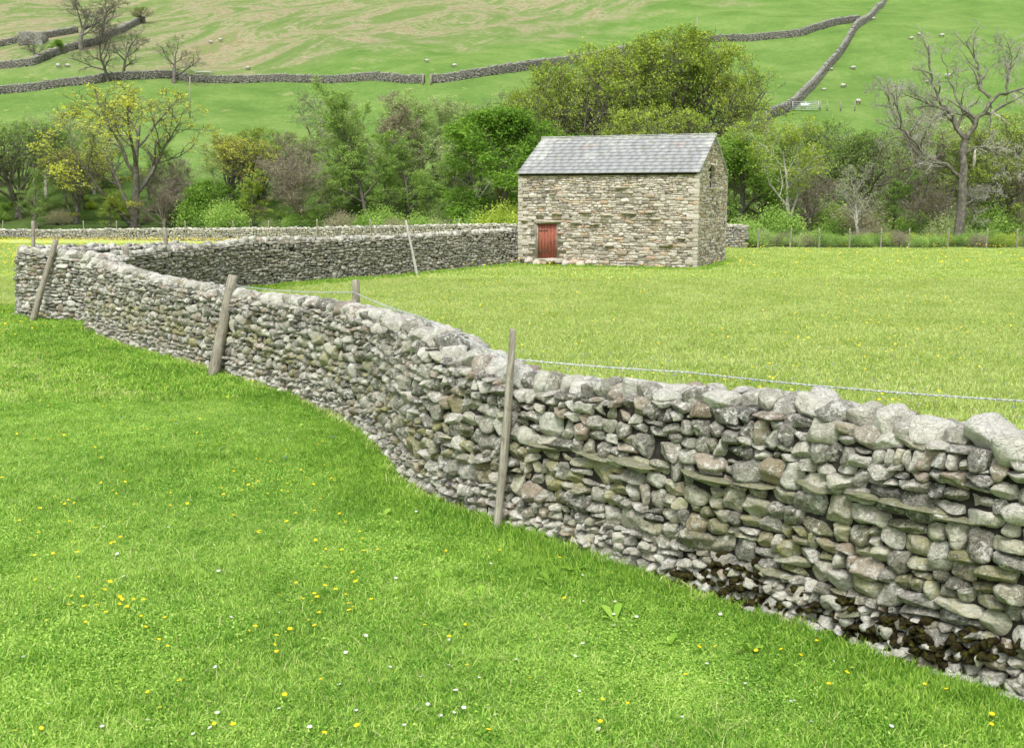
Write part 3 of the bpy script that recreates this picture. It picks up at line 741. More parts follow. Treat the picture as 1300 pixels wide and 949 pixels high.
barn_side('gable_wall', BWd, gabH, (0, 0, 0), (0, 1, 0), (-1, 0, 0), 44, nohole, 1)
# quoins on the near right corner and both front corners
for cx, cy, sy in ((BL, 0, 1), (0, 0, 1), (BL, BWd, -1)):
    mq = MB(); z = .0; k = 0
    while z < BE-.1:
        h = rnd.uniform(.12, .24); h = min(h, BE-.06-z); lx, ly = (.48, .25) if k % 2 else (.24, .46)
        lx *= rnd.uniform(.8, 1.15); ly *= rnd.uniform(.8, 1.15)
        sx = -1 if cx > 0 else 1
        mq.box(cx+sx*(lx/2-.022), cy+sy*(ly/2-.022), z+h/2, lx, ly, h*.94, c=(rnd.uniform(.35, .85), .03, rnd.random()*.95, 1), jit=.008); z += h; k += 1
    q = mq.build('quoins', M['barnstone'], barn)
    bv = q.modifiers.new('b', 'BEVEL'); bv.width = .018; bv.segments = 2
# mortar core, with door and slit recesses cut as separate boxes
mc = MB(); d = .075
def cbox(x0, x1, y0, y1, z0, z1): mc.box((x0+x1)/2, (y0+y1)/2, (z0+z1)/2, x1-x0, y1-y0, z1-z0)
cbox(d, DX0, d, .55, -.3, BE-.08); cbox(DX1, BL-d, d, .55, -.3, BE-.08); cbox(DX0, DX1, d, .55, DZ1, BE-.08); cbox(DX0, DX1, d, .55, -.3, DZ0)
cbox(d, .55, .55, BWd-d, -.3, BE-.08); cbox(d, BL-d, BWd-.55, BWd-d, -.3, BE-.08)
# right gable core with slit
cbox(BL-.55, BL-d, .55, SX0, -.3, BE-.08); cbox(BL-.55, BL-d, SX1, BWd-.55, -.3, BE-.08)
cbox(BL-.55, BL-d, SX0, SX1, -.3, SZ0)
for x0, x1 in ((d, .5), (BL-.5, BL-d)):
    if x0 > 1:                                              # gable triangle with a gap for the slit
        for (ya, yb, zb) in ((.3, SX0, BE-.1), (SX1, BWd-.3, BE-.1), (SX0, SX1, SZ1)):
            za = lambda y: gabH(y)-.05
            V = [(x, y, z) for x in (x0, x1) for (y, z) in ((ya, zb), (yb, zb), (yb, za(yb)), ((ya+yb)/2 if not (ya < BWd/2 < yb) else BWd/2, za((ya+yb)/2 if not (ya < BWd/2 < yb) else BWd/2)), (ya, za(ya)))]
            mc.add(V, q=[[0, 1, 6, 5], [1, 2, 7, 6], [4, 0, 5, 9], [2, 3, 8, 7], [3, 4, 9, 8]], t=[[0, 3, 2], [0, 2, 1], [0, 4, 3], [5, 7, 8], [5, 6, 7], [5, 8, 9]])
    else:
        V = [(x, y, z) for x in (x0, x1) for (y, z) in ((.3, BE-.1), (BWd-.3, BE-.1), (BWd/2, BR_-.15))]
        mc.add(V, t=[[0, 1, 2], [3, 5, 4]], q=[[0, 3, 4, 1], [1, 4, 5, 2], [2, 5, 3, 0]])
mc.build('wall_core', M['mortar'], barn)
# near-black boards behind the openings, the unlit interior put into their colour
mi = MB(); mi.box((DX0+DX1)/2, .62, 1.1, 1.6, .02, 2.2); mi.build('interior_shade_board', M['wall_fill'], barn); mi = MB(); mi.box(BL-.62, (SX0+SX1)/2, 3.9, .02, 1.2, 1.4)
mi.build('interior_shade_board', M['wall_fill'], barn)
# door
door = empty('door', (0, 0, 0)); door.parent = barn
md = MB(); nb = 6; pw = (DX1-DX0-.10)/nb
for i in range(nb): md.box(DX0+.05+pw*(i+.5), .17, (DZ0+DZ1)/2, pw-.008, .035, DZ1-DZ0-.03, c=(rnd.random(), 0, 0, 1))
md.build('planks', M['red_paint'], door)
mf = MB()
for x in (DX0+.02, DX1-.02): mf.box(x, .15, (DZ0+DZ1)/2, .05, .1, DZ1-DZ0)
mf.box((DX0+DX1)/2, .15, DZ1-.0, DX1-DX0, .1, .04); mf.build('frame', M['weathered_wood'], door)
mh = MB(); mh.box(DX1-.14, .14, 1.1, .03, .03, .12); mh.build('handle', M['bark_wood'], door)
for hz_ in (1.55, .65): mh = MB(); mh.box(DX0+.3, .145, hz_, .45, .012, .035); mh.build('hinge', M['bark_wood'], door)
def slab(name, cx, cz, hx, hz, hy, frame, off=0, col=(.6, .1, .3, 1)):
    c = dict(s=np.array([cx]), z=np.array([cz]), hx=np.array([hx]), hz=np.array([hz]), hy=np.array([hy]), p=np.array([11.]), off=np.array([off]), rot=np.array([0.]), col=np.array([col]))
    return emit(c, frame, 3, M['barnstone'], name, barn, rough=.02, chamfer=.3, tilt=.05)
ff = bframe((0, 0, 0), (1, 0, 0), (0, -1, 0)); gf = bframe((BL, 0, 0), (0, 1, 0), (1, 0, 0))
slab('lintel', (DX0+DX1)/2, DZ1+.07, .66, .075, .12, ff, -.06, (.45, .1, .3, 1))
slab('door_sill', (DX0+DX1)/2, DZ0-.07, .62, .08, .16, ff, -.03, (.7, .2, .3, 1))
slab('slit_lintel', (SX0+SX1)/2, SZ1+.06, .42, .06, .12, gf, -.04); slab('slit_sill', (SX0+SX1)/2, SZ0-.06, .38, .05, .17, gf, -.02, (.6, .35, .3, 1))
ms = MB(); ms.box(BL-.30, SX1+.03, (SZ0+SZ1)/2, .34, .07, SZ1-SZ0-.01); ms.build('slit_jamb_shade', M['wall_fill'], barn)  # dark box on the far jamb: shade of the slit recess as colour
# foundation boulders under the door
cs = np.array([(x, rnd.uniform(.12, .26), rnd.uniform(.14, .30), rnd.uniform(.10, .17)) for x in np.arange(.2, 3.4, .34)])
emit(pack(cs, depth=.25, off=.06, offj=.06, pr=(4, 7), rotj=.15, colf=barn_col), ff, 2, M['barnstone'], 'footing', barn, rough=.05)
# projecting through stones
for (x, z) in [(.3, 2.0), (1.75, 2.30), (3.05, 2.35), (4.0, 2.28), (4.85, 2.36), (5.2, 2.33), (5.9, 2.38), (3.5, 1.85), (2.6, 1.9), (6.2, 2.1), (6.55, 1.0), (6.75, 1.03), (4.7, 3.4), (1.6, 3.15), (4.2, .95), (7.3, 1.3)]:
    slab('through_stone', x+rnd.uniform(-.05, .05), z, rnd.uniform(.16, .30), rnd.uniform(.03, .05), .15, ff, rnd.uniform(.0, .035), (rnd.uniform(.2, .6), .3, .3, 1))
# roof of stone slates
OV = .05
for side, nm in ((0, 'roof_front'), (1, 'roof_rear')):
    mr = MB(); rows = 11; pitch = math.atan2(BR_-BE, BWd/2); sl = (BWd/2+.12)/math.cos(pitch)
    for k in range(rows):
        d0_ = sl*(1-k/rows)                                      # distance down from the ridge of the lower edge
        hgt = sl/rows*1.5; x = -OV
        while x < BL+OV:
            w = min(rnd.uniform(.28, .52), BL+OV-x)
            if BL+OV-x-w < .16: w = BL+OV-x
            if w < .02: break
            cc = d0_-hgt/2; cy = BWd/2-cc*math.cos(pitch); cz = BR_-cc*math.sin(pitch)+.045+rnd.uniform(-.001, .001)
            tl = pitch-.10
            if side: cy = BWd-cy; tl = -tl
            rm = [[1, 0, 0], [0, math.cos(tl), -math.sin(tl)], [0, math.sin(tl), math.cos(tl)]]
            mr.box(x+w/2, cy, cz, w-.004, hgt, rnd.uniform(.040, .043), rot=rm, c=(rnd.uniform(.47, .57), .5*(k/rows)**1.5+(.35 if x < .5 or x > BL-.5 else 0), rnd.random()*.915 if not (k in (7, 8) and (1.9 < x < 2.5 or 6.2 < x < 6.8)) else .99, 1), jit=.0015)
            x += w
    mr.build(nm, M['slate'], barn)
mr = MB(); x = -OV
while x < BL+OV-.05:
    w = min(rnd.uniform(.4, .55), BL+OV-x)
    cc = (rnd.uniform(.6, .95), 1.0, rnd.random()*.8, 1)
    for sgn in (-1, 1):
        tl = -sgn*pitch; rm = [[1, 0, 0], [0, math.cos(tl), -math.sin(tl)], [0, math.sin(tl), math.cos(tl)]]
        mr.box(x+w/2, BWd/2+sgn*.085, BR_+.055+rnd.uniform(-.005, .005), w-.01, .21, .05, rot=rm, c=cc, jit=.004)
    x += w
mr.build('ridge', M['slate'], barn)
mr = MB()                                                       # roof deck under slates
for sgn in (0, 1):
    y0, y1 = (-.06, BWd/2) if not sgn else (BWd+.06, BWd/2)
    z0, z1 = BE-.06, BR_-.0
    V = [(x, y, z) for x in (.05, BL-.10) for (y, z) in ((y0, z0-.03), (y1, z1-.03), (y1, z1+.01), (y0, z0+.01))]
    mr.add(V, q=[[0, 1, 2, 3], [7, 6, 5, 4], [0, 4, 5, 1], [3, 2, 6, 7], [0, 3, 7, 4]])
mr.build('roof_deck', M['wall_fill'], barn)
#ENDBARN

# =================================================================== POSTS AND WIRE
GP = 'wooden fence stakes'
def stake(p0, p1, r0, r1, label, mat='weathered_wood', name='fence_post', sides=9, group=None, sq=False):
    p0, p1 = Vector(p0), Vector(p1); L = (p1-p0).length
    mb = MB(); n_ = 9
    b1 = rnd.uniform(-.015, .015); b2 = rnd.uniform(-.015, .015)
    pts = [(b1*math.sin(i/(n_-1)*3.1)+rnd.uniform(-.003, .003), b2*math.sin(i/(n_-1)*4.2)+rnd.uniform(-.003, .003), L*i/(n_-1)) for i in range(n_)]
    rad = [r0+(r1-r0)*i/(n_-1)*1.0+rnd.uniform(-.003, .003) for i in range(n_)]
    if sides > 6: pts.append((pts[-1][0], pts[-1][1], L+.012)); rad.append(r1*.72)
    mb.tube(pts, rad, sides)
    o = mb.build(name, M[mat], None, smooth=sides > 6)
    o.location = p0; o.rotation_mode = 'QUATERNION'; o.rotation_quaternion = (p1-p0).to_track_quat('Z', 'Y')
    return tag(o, label, 'fence post', group)
def fp(px, py, push=0.0):
    g = hit(px, py); return g+Vector((0, push, -.12))
b = fp(272, 476, -.16); t_ = at(296, 350, b.y+.16); stake(b, t_, .10, .085, 'thick split wooden stake leaning on the near wall left of the middle')
b = fp(629, 674, -.08); t_ = at(652, 419, b.y+.19); stake(b, t_, .040, .031, 'slim round grey stake leaning on the near wall with the barbed wire fixed to it'); WP2 = at(648, 455, b.y+.22)
b = fp(44, 408, -.22); t_ = at(71, 304, b.y+.2); stake(b, t_, .085, .06, 'grey stake leaning on the left corner wall')
g = at(455, 395, 15.2); stake((g.x, 15.2, .3), at(451, 356, 15.2), .055, .05, 'short grey post standing behind the near wall, holding the slack wire'); WP1 = at(450, 371, 15.1)
g = at(163, 340, 25.6); stake((g.x, 25.6, 0), at(159, 313, 25.4), .075, .065, 'stout post at the corner where the near wall meets the barn wall')
g = at(38, 318, 27.6); stake((g.x, 27.6, 0), at(42, 281, 27.6), .05, .04, 'thin post rising behind the far left corner wall')
g = at(210, 320, 31.9); stake((g.x, 31.9, 0), at(210, 290, 31.9), .075, .06, 'pale post behind the barn wall left of the thick stake')
b = fp(531, 350, -.2); t_ = at(515, 280, b.y+.25); stake(b, t_, .06, .045, 'thin pale stake leaning on the wall that runs to the barn', mat='pale_wood')
tops = []
for px in (3, 107, 148, 236, 296, 340, 402, 471, 584):
    D = float(np.interp(px, [0, 300, 560, 650], [100, 92, 80, 76]))+.7
    lean = rnd.uniform(-1.5, 1.5)
    t_ = at(px+lean, 280 if px < 400 else 278, D); g = at(px, 300, D)
    stake((g.x, D, float(ground(g.x, D))-.1), t_, .06, .05, 'thin grey post of the wire fence just behind the far wall', group='fence posts behind the far wall', sides=6)
    tops.append(t_)
mb = MB()
for dz in (-.12, -.42):
    for a_, b_ in zip(tops[:-1], tops[1:]):
        mb.tube([a_+Vector((0, 0, dz)), (a_+b_)/2+Vector((0, 0, dz-.05)), b_+Vector((0, 0, dz))], .006, 3, cap=False)
tag(mb.build('fence_wire', M['thin_wire']), 'thin slack wires strung between the posts behind the far wall', 'wire')
# right-hand stock fence
rp = []
for px in (962, 1003, 1040, 1078, 1118, 1153, 1203, 1252, 1291, 1335):
    D = 67.5+(px-962)*-.004; g = at(px, 316, D); gz = float(ground(g.x, D)); t_ = Vector((g.x+rnd.uniform(-.05, .05), D, gz+1.22))
    stake((g.x, D, gz-.1), t_, .055, .05, 'grey post of the stock fence along the right edge of the meadow', group='stock fence posts on the right', sides=6); rp.append(Vector((g.x, D-.06, gz)))
mb = MB()
for a_, b_ in zip(rp[:-1], rp[1:]):
    for z in (.08, .22, .36, .52, .68, .86, 1.08): mb.tube([a_+Vector((0, 0, z)), b_+Vector((0, 0, z))], .004, 3, cap=False)
    for k in range(14):
        q = a_.lerp(b_, k/14); mb.tube([q+Vector((0, 0, .08)), q+Vector((0, 0, .86))], .003, 3, cap=False)
tag(mb.build('wire_netting', M['thin_wire']), 'grey wire sheep netting along the right edge of the meadow', 'netting')
# barbed wire over the near wall
def barbed(P):
    mb = MB(); P = [Vector(p) for p in P]; out = []
    for a_, b_ in zip(P[:-1], P[1:]):
        L = (b_-a_).length; n_ = max(8, int(L/.03))
        d = (b_-a_).normalized(); u = d.cross(Vector((0, 0, 1))).normalized(); w = d.cross(u)
        for ph in (0, math.pi):
            pts = []
            for i in range(n_+1):
                t = i/n_; c = a_.lerp(b_, t)+Vector((0, 0, -.02*L*.35*4*t*(1-t))); an = t*L/.09*2*math.pi+ph
                pts.append(c+(u*math.cos(an)+w*math.sin(an))*.0045)
            mb.tube(pts, .0038, 4, cap=False)
        for i in range(int(L/.11)):
            t = (i+.5)/int(L/.11); c = a_.lerp(b_, t)+Vector((0, 0, -.02*L*.35*4*t*(1-t)))
            for s_ in (1, -1):
                an = rnd.uniform(0, 6.28); e = (u*math.cos(an)+w*math.sin(an))*.02
                mb.tube([c-e, c+e+d*.008*s_], .0024, 3, cap=False)
    return mb.build('barbed_wire', M['galvanised'])
wr = []
wr.append(at(297, 362, 20.0)); wr.append(WP1); wr.append(at(535, 402, 11.6)); wr.append(WP2); wr.append(at(870, 472, 8.9)); wr.append(at(1300, 509, 7.2)); wr.append(at(1420, 521, 6.8))
tag(barbed(wr), 'single strand of galvanised barbed wire strung behind the top of the near wall', 'wire')

# =================================================================== SMALL HILLSIDE THINGS
def pole(px, pb, pt, label, r=.11, name='telegraph_pole', cat='pole'):
    g = hit(px, pb); t_ = at(px, pt, g.y); mb = MB(); mb.tube([g-Vector((0, 0, .3)), g.lerp(t_, .5), t_], [r, r*.9, r*.75], 8)
    return tag(mb.build(name, M['weathered_wood'], smooth=True), label, cat)
g = at(241, 155, 128)
pole(241, 150, 97, 'slim grey pole standing on the green slope behind the yellow tree', .09)
pole(885, 54, 22, 'tall post at the left end of the high wall above the barn trees', .14, 'gate_post', 'post')
pole(537, 108, 94, 'left hand stone gatepost in the gap of the hillside wall', .16, 'gate_post', 'post')
pole(547, 108, 94, 'right hand stone gatepost in the gap of the hillside wall', .16, 'gate_post', 'post')
# sheep pen gate
g0 = hit(1006, 141); g1 = at(1039, 141, g0.y-1.0)
gate = tag(empty('field_gate', g0), 'pale metal field gate with a small faded notice at the foot of the steep wall', 'gate')
W = g1.x-g0.x; mb = MB()
for z in (.15, .4, .65, .9, 1.2): mb.tube([(0, 0, z), (W, -.9, z)], .035, 6)
for t in (0, .5, 1): mb.tube([(W*t, -.9*t, .1), (W*t, -.9*t, 1.25)], .045, 6)
mb.tube([(0, 0, .15), (W, -.9, 1.2)], .03, 6)
mb.build('gate_bars', M['galvanised'], gate)
mb = MB(); mb.box(W*.5, -.55, .75, W*.42, .02, .5, rot=[[1, 0, 0], [0, 1, 0], [0, 0, 1]]); mb.build('notice', M['sign_panel'], gate)
for i, px in enumerate((1041, 1050, 1067, 1085)):
    g = hit(px, 141 if i else 140); mb = MB(); mb.tube([g-Vector((0, 0, .2)), g+Vector((0, 0, 1.3))], .08, 6)
    tag(mb.build('fence_post', M['weathered_wood']), 'small wooden post in the line running right from the hillside gate', 'fence post', 'posts beside the hillside gate')
# ruined little building, upper left
g = hit(39, 57); rb = empty('stone_hut', g, R(8)); tag(rb, 'small roofless grey stone hut behind a bare tree at the upper left', 'hut')
mb = MB(); s_ = g.y/F
w, h = 27*s_, 15*s_
mb.box(0, -.0, h/2-.3, w, .5, h+.6); mb.box(-w/2+.25, 2.2, h/2-.3, .5, 4, h*.8+.6); mb.box(w/2-.25, 2.2, h/2-.3, .5, 4, h*.9+.6); mb.box(0, 4.3, h/2-.3, w, .5, h*.7+.6)
mb.build('hut_walls', M['hillstone'], rb)
n_ = 500; s1 = rng.uniform(-w/2, w/2, n_); z1 = rng.uniform(0, h, n_)
c = dict(s=s1, z=z1, hx=rng.uniform(.15, .3, n_), hz=rng.uniform(.08, .14, n_), hy=np.full(n_, .12), p=np.full(n_, 7.), off=rng.normal(0, .02, n_), rot=rng.normal(0, .05, n_), col=np.column_stack([rng.uniform(.5, 1.1, n_), np.zeros(n_), rng.uniform(0, 1, n_), np.ones(n_)]))
emit(c, bframe((0, -.25, 0), (1, 0, 0), (0, -1, 0)), 1, M['hillstone'], 'face_stones', rb)
# fallen log
g = hit(259, 95); mb = MB(); mb.tube([g+Vector((-1.3, 0, .35)), g+Vector((0, .1, .42)), g+Vector((1.4, .2, .35))], [.16, .22, .15], 8); mb.tube([g+Vector((-.9, 0, .35)), g+Vector((-1.9, .2, .75))], [.1, .05], 6)
tag(mb.build('fallen_log', M['bark_pale'], smooth=True), 'pale fallen log lying above the lower hillside wall', 'log')

# sheep
def make_sheep():
    root = empty('sheep')
    me = bpy.data.meshes.new('body')
    V = [(0, 0, .55), (.35, 0, .58), (-.35, 0, .56), (.5, 0, .62), (.68, 0, .42), (.82, 0, .22)]
    E = [(0, 1), (0, 2), (1, 3), (3, 4), (4, 5)]; rad = [.22, .19, .2, .12, .085, .05]
    for x, s_ in ((.3, 1), (.3, -1), (-.35, 1), (-.35, -1)):
        b0 = 1 if x > 0 else 2; k = len(V)
        V += [(x, .12*s_, .38), (x-.02, .12*s_, .2), (x, .12*s_, .0)]; rad += [.07, .038, .04]; E += [(b0, k), (k, k+1), (k+1, k+2)]
    for s_ in (1, -1): V.append((.62, .12*s_, .52)); rad.append(.03); E.append((4, len(V)-1))
    me.from_pydata(V, E, []); o = bpy.data.objects.new('body', me); COL.objects.link(o)
    sk = o.modifiers.new('s', 'SKIN'); ss = o.modifiers.new('u', 'SUBSURF'); ss.levels = 1
    for i, r_ in enumerate(rad): me.skin_vertices[0].data[i].radius = (r_, r_)
    me.skin_vertices[0].data[0].use_root = True
    dg = bpy.context.evaluated_depsgraph_get(); nm = bpy.data.meshes.new_from_object(o.evaluated_get(dg))
    bpy.data.objects.remove(o); o = bpy.data.objects.new('body', nm); COL.objects.link(o); nm.materials.clear(); nm.materials.append(M['sheep_skin']); o.parent = root
    d0, f = ICO[3]; v = d0*np.array([.52, .27, .27])
    v = v*(1+.05*np.sin(v[:, :1]*22+1)*np.sin(v[:, 1:2]*30)+.04*np.sin(v[:, 2:]*28+v[:, :1]*9)); v[:, 2] += .6; v[:, 2] -= .05*v[:, 0]
    mesh_np('fleece', v, f, M['fleece'], root, True)
    return root
sheep0 = make_sheep(); first = True
sheep_px = [(268, 56, 1, 'white sheep lying in the rough grazing left of its close companion'), (280, 53, 1, 'white sheep just right of its companion on the rough upper left slope'), (74, 86, 1, 'left sheep of the pair grazing below the small green bush'), (86, 86, 1, 'right sheep of the pair grazing below the small green bush'),
            (315, 89, 1, 'lone white sheep just above the lower hillside wall right of the fallen log'), (542, 80, 1, 'white sheep above the gap in the hillside wall'), (577, 86, 1, 'white sheep standing close behind the climbing hillside wall'),
            (1109, 26, 1, 'white sheep right beside the top of the steep wall'), (1167, 46, 1, 'right hand one of two sheep high on the bright slope'), (1157, 51, 1, 'left hand one of two sheep high on the bright slope'),
            (1196, 48, 1.2, 'sheep high up just above the crown of the big bare tree'), (1083, 89, 1.1, 'white sheep midway down the slope, right of the steep wall'), (1070, 112, 1.1, 'white sheep above and left of the sheep nearest the gate'), (1046, 116, .8, 'small lamb close to the steep wall above the gate'),
            (1056, 90, .8, 'small lamb resting against the foot of the steep wall'), (1090, 133, 1.3, 'nearest sheep on the hill, low on the slope right of the gate'), (1203, 100, 1.3, 'sheep seen through the branches of the big bare tree'), (1177, 106, .8, 'small lamb left of the sheep behind the bare tree'), (705//1, 0, 0, '')]
for px, py, sc_, lb in sheep_px:
    if not sc_: continue
    if first: r_ = sheep0; first = False
    else:
        r_ = sheep0.copy(); COL.objects.link(r_)
        for ch in list(sheep0.children): c_ = ch.copy(); COL.objects.link(c_); c_.parent = r_
    g = hit(px, py); r_.location = g; r_.rotation_euler = (R(8), 0, rnd.choice([0, math.pi])+rnd.uniform(-.6, .6)); r_.scale = (sc_*.72,)*3
    tag(r_, lb, 'sheep', 'sheep grazing on the hillside')
#ENDHILL

# =================================================================== TREES
class TG:
    def __init__(s, seed): s.r = random.Random(seed); s.lines = []; s.tips = []
    def rv(s, k=1): return Vector((s.r.gauss(0, k), s.r.gauss(0, k), s.r.gauss(0, k)))
    def branch(s, p, d, L, r0, lev, P):
        if 'env' in P and lev:
            cz, rx, rz = P['env']; dn = d.normalized()
            a = (dn.x**2+dn.y**2)/rx**2+dn.z**2/rz**2; b_ = (p.x*dn.x+p.y*dn.y)/rx**2+(p.z-cz)*dn.z/rz**2; c = (p.x**2+p.y**2)/rx**2+(p.z-cz)**2/rz**2-1
            dd = b_*b_-a*c
            if c < 0 and dd > 0:
                ds = (-b_+math.sqrt(dd))/a
                L = ds*s.r.uniform(.72, 1.0) if lev == 1 else min(L, ds*s.r.uniform(.85, 1.12))
            else: L = min(L, .35)
        n_ = P['seg'][min(lev, len(P['seg'])-1)]; pts = [p.copy()]; rad = [r0]; q = p.copy(); d = d.normalized()
        wob = P['wob'][min(lev, len(P['wob'])-1)]
        for i in range(n_):
            d = (d+s.rv(wob)+Vector((0, 0, P['up'][min(lev, len(P['up'])-1)]))).normalized()
            q = q+d*L/n_; pts.append(q.copy()); rad.append(max(r0*(1-.78*(i+1)/n_), P.get('rmin', .008)))
        s.lines.append((pts, rad, lev))
        s.kids(pts, rad, L, lev, P)
    def kids(s, pts, rad, L, lev, P):
        mx = P['lev']
        if lev >= mx:
            s.tips.append(pts); return
        if lev >= mx-1: s.tips.append(pts)
        nc = P['nc'][min(lev, len(P['nc'])-1)]; nc = max(1, int(nc*s.r.uniform(.75, 1.25)))
        t0 = P['t0'][min(lev, len(P['t0'])-1)]; ang0 = P['ang'][min(lev, len(P['ang'])-1)]; ratio = P['ratio'][min(lev, len(P['ratio'])-1)]
        az = s.r.uniform(0, 6.28)
        for k in range(nc):
            t = t0+(1-t0)*(k+s.r.uniform(.1, .9))/nc; x = t*(len(pts)-1); i = min(int(x), len(pts)-2); f = x-i
            q = pts[i].lerp(pts[i+1], f); d = (pts[i+1]-pts[i]).normalized(); rr = rad[i]*(1-f)+rad[i+1]*f
            az += 2.4+s.r.uniform(-.5, .5); a = d.orthogonal().normalized(); b = d.cross(a)
            side = a*math.cos(az)+b*math.sin(az); an = ang0*s.r.uniform(.65, 1.3)
            if lev == 0: an *= 1.25-.75*t
            nd = d*math.cos(an)+side*math.sin(an)
            LL = L*ratio*s.r.uniform(.7, 1.15)*(1.12-.45*t if lev == 0 else 1.05-.4*t)
            s.branch(q, nd, LL, min(rr*.72, rr), lev+1, P)
    def trunk_mesh(s, name, mat, parent=None, lmax=99, lmin=0, link=True, thick=1.0):
        mb = MB()
        for pts, rad, lev in s.lines:
            if lmin <= lev <= lmax: mb.tube(pts, np.array(rad)*thick, (9, 6, 4, 3, 3, 3, 3)[lev], cap=False)
        return mb.build(name, mat, parent, smooth=True, link=link) if mb.n else None
    def leaf_mesh(s, name, mat, n, size, spread, parent=None, clump=5, link=True, cheight=None):
        T = s.tips; C = []
        nr = np.random.default_rng(s.r.randrange(10**6))
        seg = np.array([(pts[i]+(pts[i+1]-pts[i])*s.r.random())[:] for pts in T for i in range(max(0, len(pts)//2-1), len(pts)-1)])
        idx = nr.integers(0, len(seg), max(1, n//clump))
        cen = seg[idx]+nr.normal(0, spread, (len(idx), 3))
        tone = nr.uniform(0, 1, len(idx))
        c = np.repeat(cen, clump, 0)+nr.normal(0, spread*.8, (len(idx)*clump, 3))*np.array([1, 1, .6]); tn = np.repeat(tone, clump)*.6+nr.uniform(0, .4, len(c))
        N_ = len(c); u = nr.normal(0, 1, (N_, 3)); u /= np.linalg.norm(u, axis=1)[:, None]
        w = nr.normal(0, 1, (N_, 3)); w[:, 2] *= .6; w -= (w*u).sum(1)[:, None]*u; w /= np.linalg.norm(w, axis=1)[:, None]
        sz = nr.uniform(.6, 1.3, N_)[:, None]*size
        V = np.stack([c-u*sz*.5, c+w*sz*.32, c+u*sz*.5, c-w*sz*.32], 1).reshape(-1, 3)
        q = np.arange(N_*4).reshape(-1, 4)
        col = np.column_stack([np.repeat(tn, 4), np.zeros(N_*4), np.zeros(N_*4), np.ones(N_*4)])
        return mesh_np(name, V, q, mat, parent, False, {'tint': col}, link=link)
    def height(s): return max(p.z for l in s.lines for p in l[0])

BASE = dict(lev=4, seg=[8, 6, 5, 4, 3], wob=[.035, .13, .17, .2, .25], up=[.03, .05, .04, .02, .0], nc=[8, 6, 5, 5], t0=[.28, .25, .2, .15], ang=[.75, .75, .75, .8], ratio=[.62, .52, .5, .5])
def P(**k): d = dict(BASE); d.update(k); return d
KIND = {
 # name: (params, trunk height, trunk radius, leaf material, leaf count, size, spread, bark)
 'spreading': (P(nc=[13, 9, 6, 6], t0=[.2, .2, .15, .1], ang=[.85, .75, .75, .8], ratio=[.75, .62, .55, .5], rmin=.01, env=(6.4, 6.6, 5.2)), 8.5, .38, 'leaf_olive', 27000, .13, .13, 'bark'),
 'round':     (P(nc=[13, 8, 6, 5], t0=[.1, .2, .15, .1], ang=[.95, .75, .75, .8], ratio=[.62, .6, .55, .5], env=(5.0, 4.3, 4.9)), 8, .33, 'leaf_bright', 34000, .17, .22, 'bark'),
 'slender':   (P(nc=[18, 6, 6, 4], t0=[.12, .2, .15, .1], ang=[.7, .65, .7, .8], ratio=[.34, .5, .5, .5], up=[.02, .06, .05, .02, 0], rmin=.009), 11, .15, 'leaf_mid', 12500, .115, .13, 'bark'),
 'open':      (P(nc=[9, 8, 6, 6], t0=[.15, .25, .2, .15], ang=[.6, .6, .7, .8], ratio=[.85, .6, .55, .5], up=[.02, .05, .05, .02, 0], rmin=.01, env=(6.6, 5.0, 5.0)), 8.5, .27, 'leaf_yellow', 8500, .13, .12, 'bark_bare'),
 'twiggy':    (P(nc=[10, 8, 7, 8], t0=[.12, .2, .15, .1], ang=[.75, .65, .6, .6], ratio=[.75, .55, .52, .5], up=[.02, .08, .05, .03, 0], rmin=.01), 6.5, .2, 'leaf_brown', 6500, .09, .15, 'bark_brown'),
 'pale':      (P(nc=[9, 6, 6, 6], t0=[.22, .2, .2, .1], ang=[.65, .65, .7, .7], ratio=[.62, .55, .5, .5], up=[.02, .06, .04, .02, 0], rmin=.01), 8, .15, 'leaf_pale', 6000, .11, .15, 'bark_pale'),
 'bare':      (P(lev=5, nc=[8, 7, 6, 5, 4], t0=[.25, .25, .2, .15, .1], ang=[.8, .75, .75, .8, .8], ratio=[.72, .58, .55, .55, .6], wob=[.1, .18, .2, .24, .3], rmin=.009), 8.5, .34, None, 0, 0, 0, 'bark_bare'),
}
BOTTOM = {}
def grow(kind, seed, **over):
    prm, th, tr, lm, ln, ls, sp, bk = KIND[kind]
    prm = dict(prm); prm.update(over)
    t = TG(seed); t.branch(Vector((0, 0, -.3)), Vector((t.r.gauss(0, .05), t.r.gauss(0, .05), 1)), th, tr, 0, prm)
    if kind in ('twiggy', 'open') and t.r.random() < .8:
        for _ in range(2): t.branch(Vector((t.r.gauss(0, .2), t.r.gauss(0, .2), 0)), Vector((t.r.gauss(0, .35), t.r.gauss(0, .35), 1)), th*.85, tr*.6, 0, dict(prm, nc=[5]+prm['nc'][1:]))
    return t
PROTO = {}
def proto(kind, seed, leafmat=None, dens=1.0):
    k = (kind, seed, leafmat, dens)
    if k in PROTO: return PROTO[k]
    prm, th, tr, lm, ln, ls, sp, bk = KIND[kind]
    t = grow(kind, seed)
    trunk = t.trunk_mesh('trunk', M[bk], None, 1, link=False)
    fine = t.trunk_mesh('branches', M[bk], None, 99, 2, link=False)
    lv = t.leaf_mesh('crown', M[leafmat or lm], int(ln*dens), ls, sp, None, link=False) if ln else None
    allp = np.array([p[:] for l in t.lines for p in l[0]]); w = np.percentile(allp[:, 0], 97)-np.percentile(allp[:, 0], 3)
    PROTO[k] = (trunk.data, fine.data, lv.data if lv else None, t.height(), w); return PROTO[k]
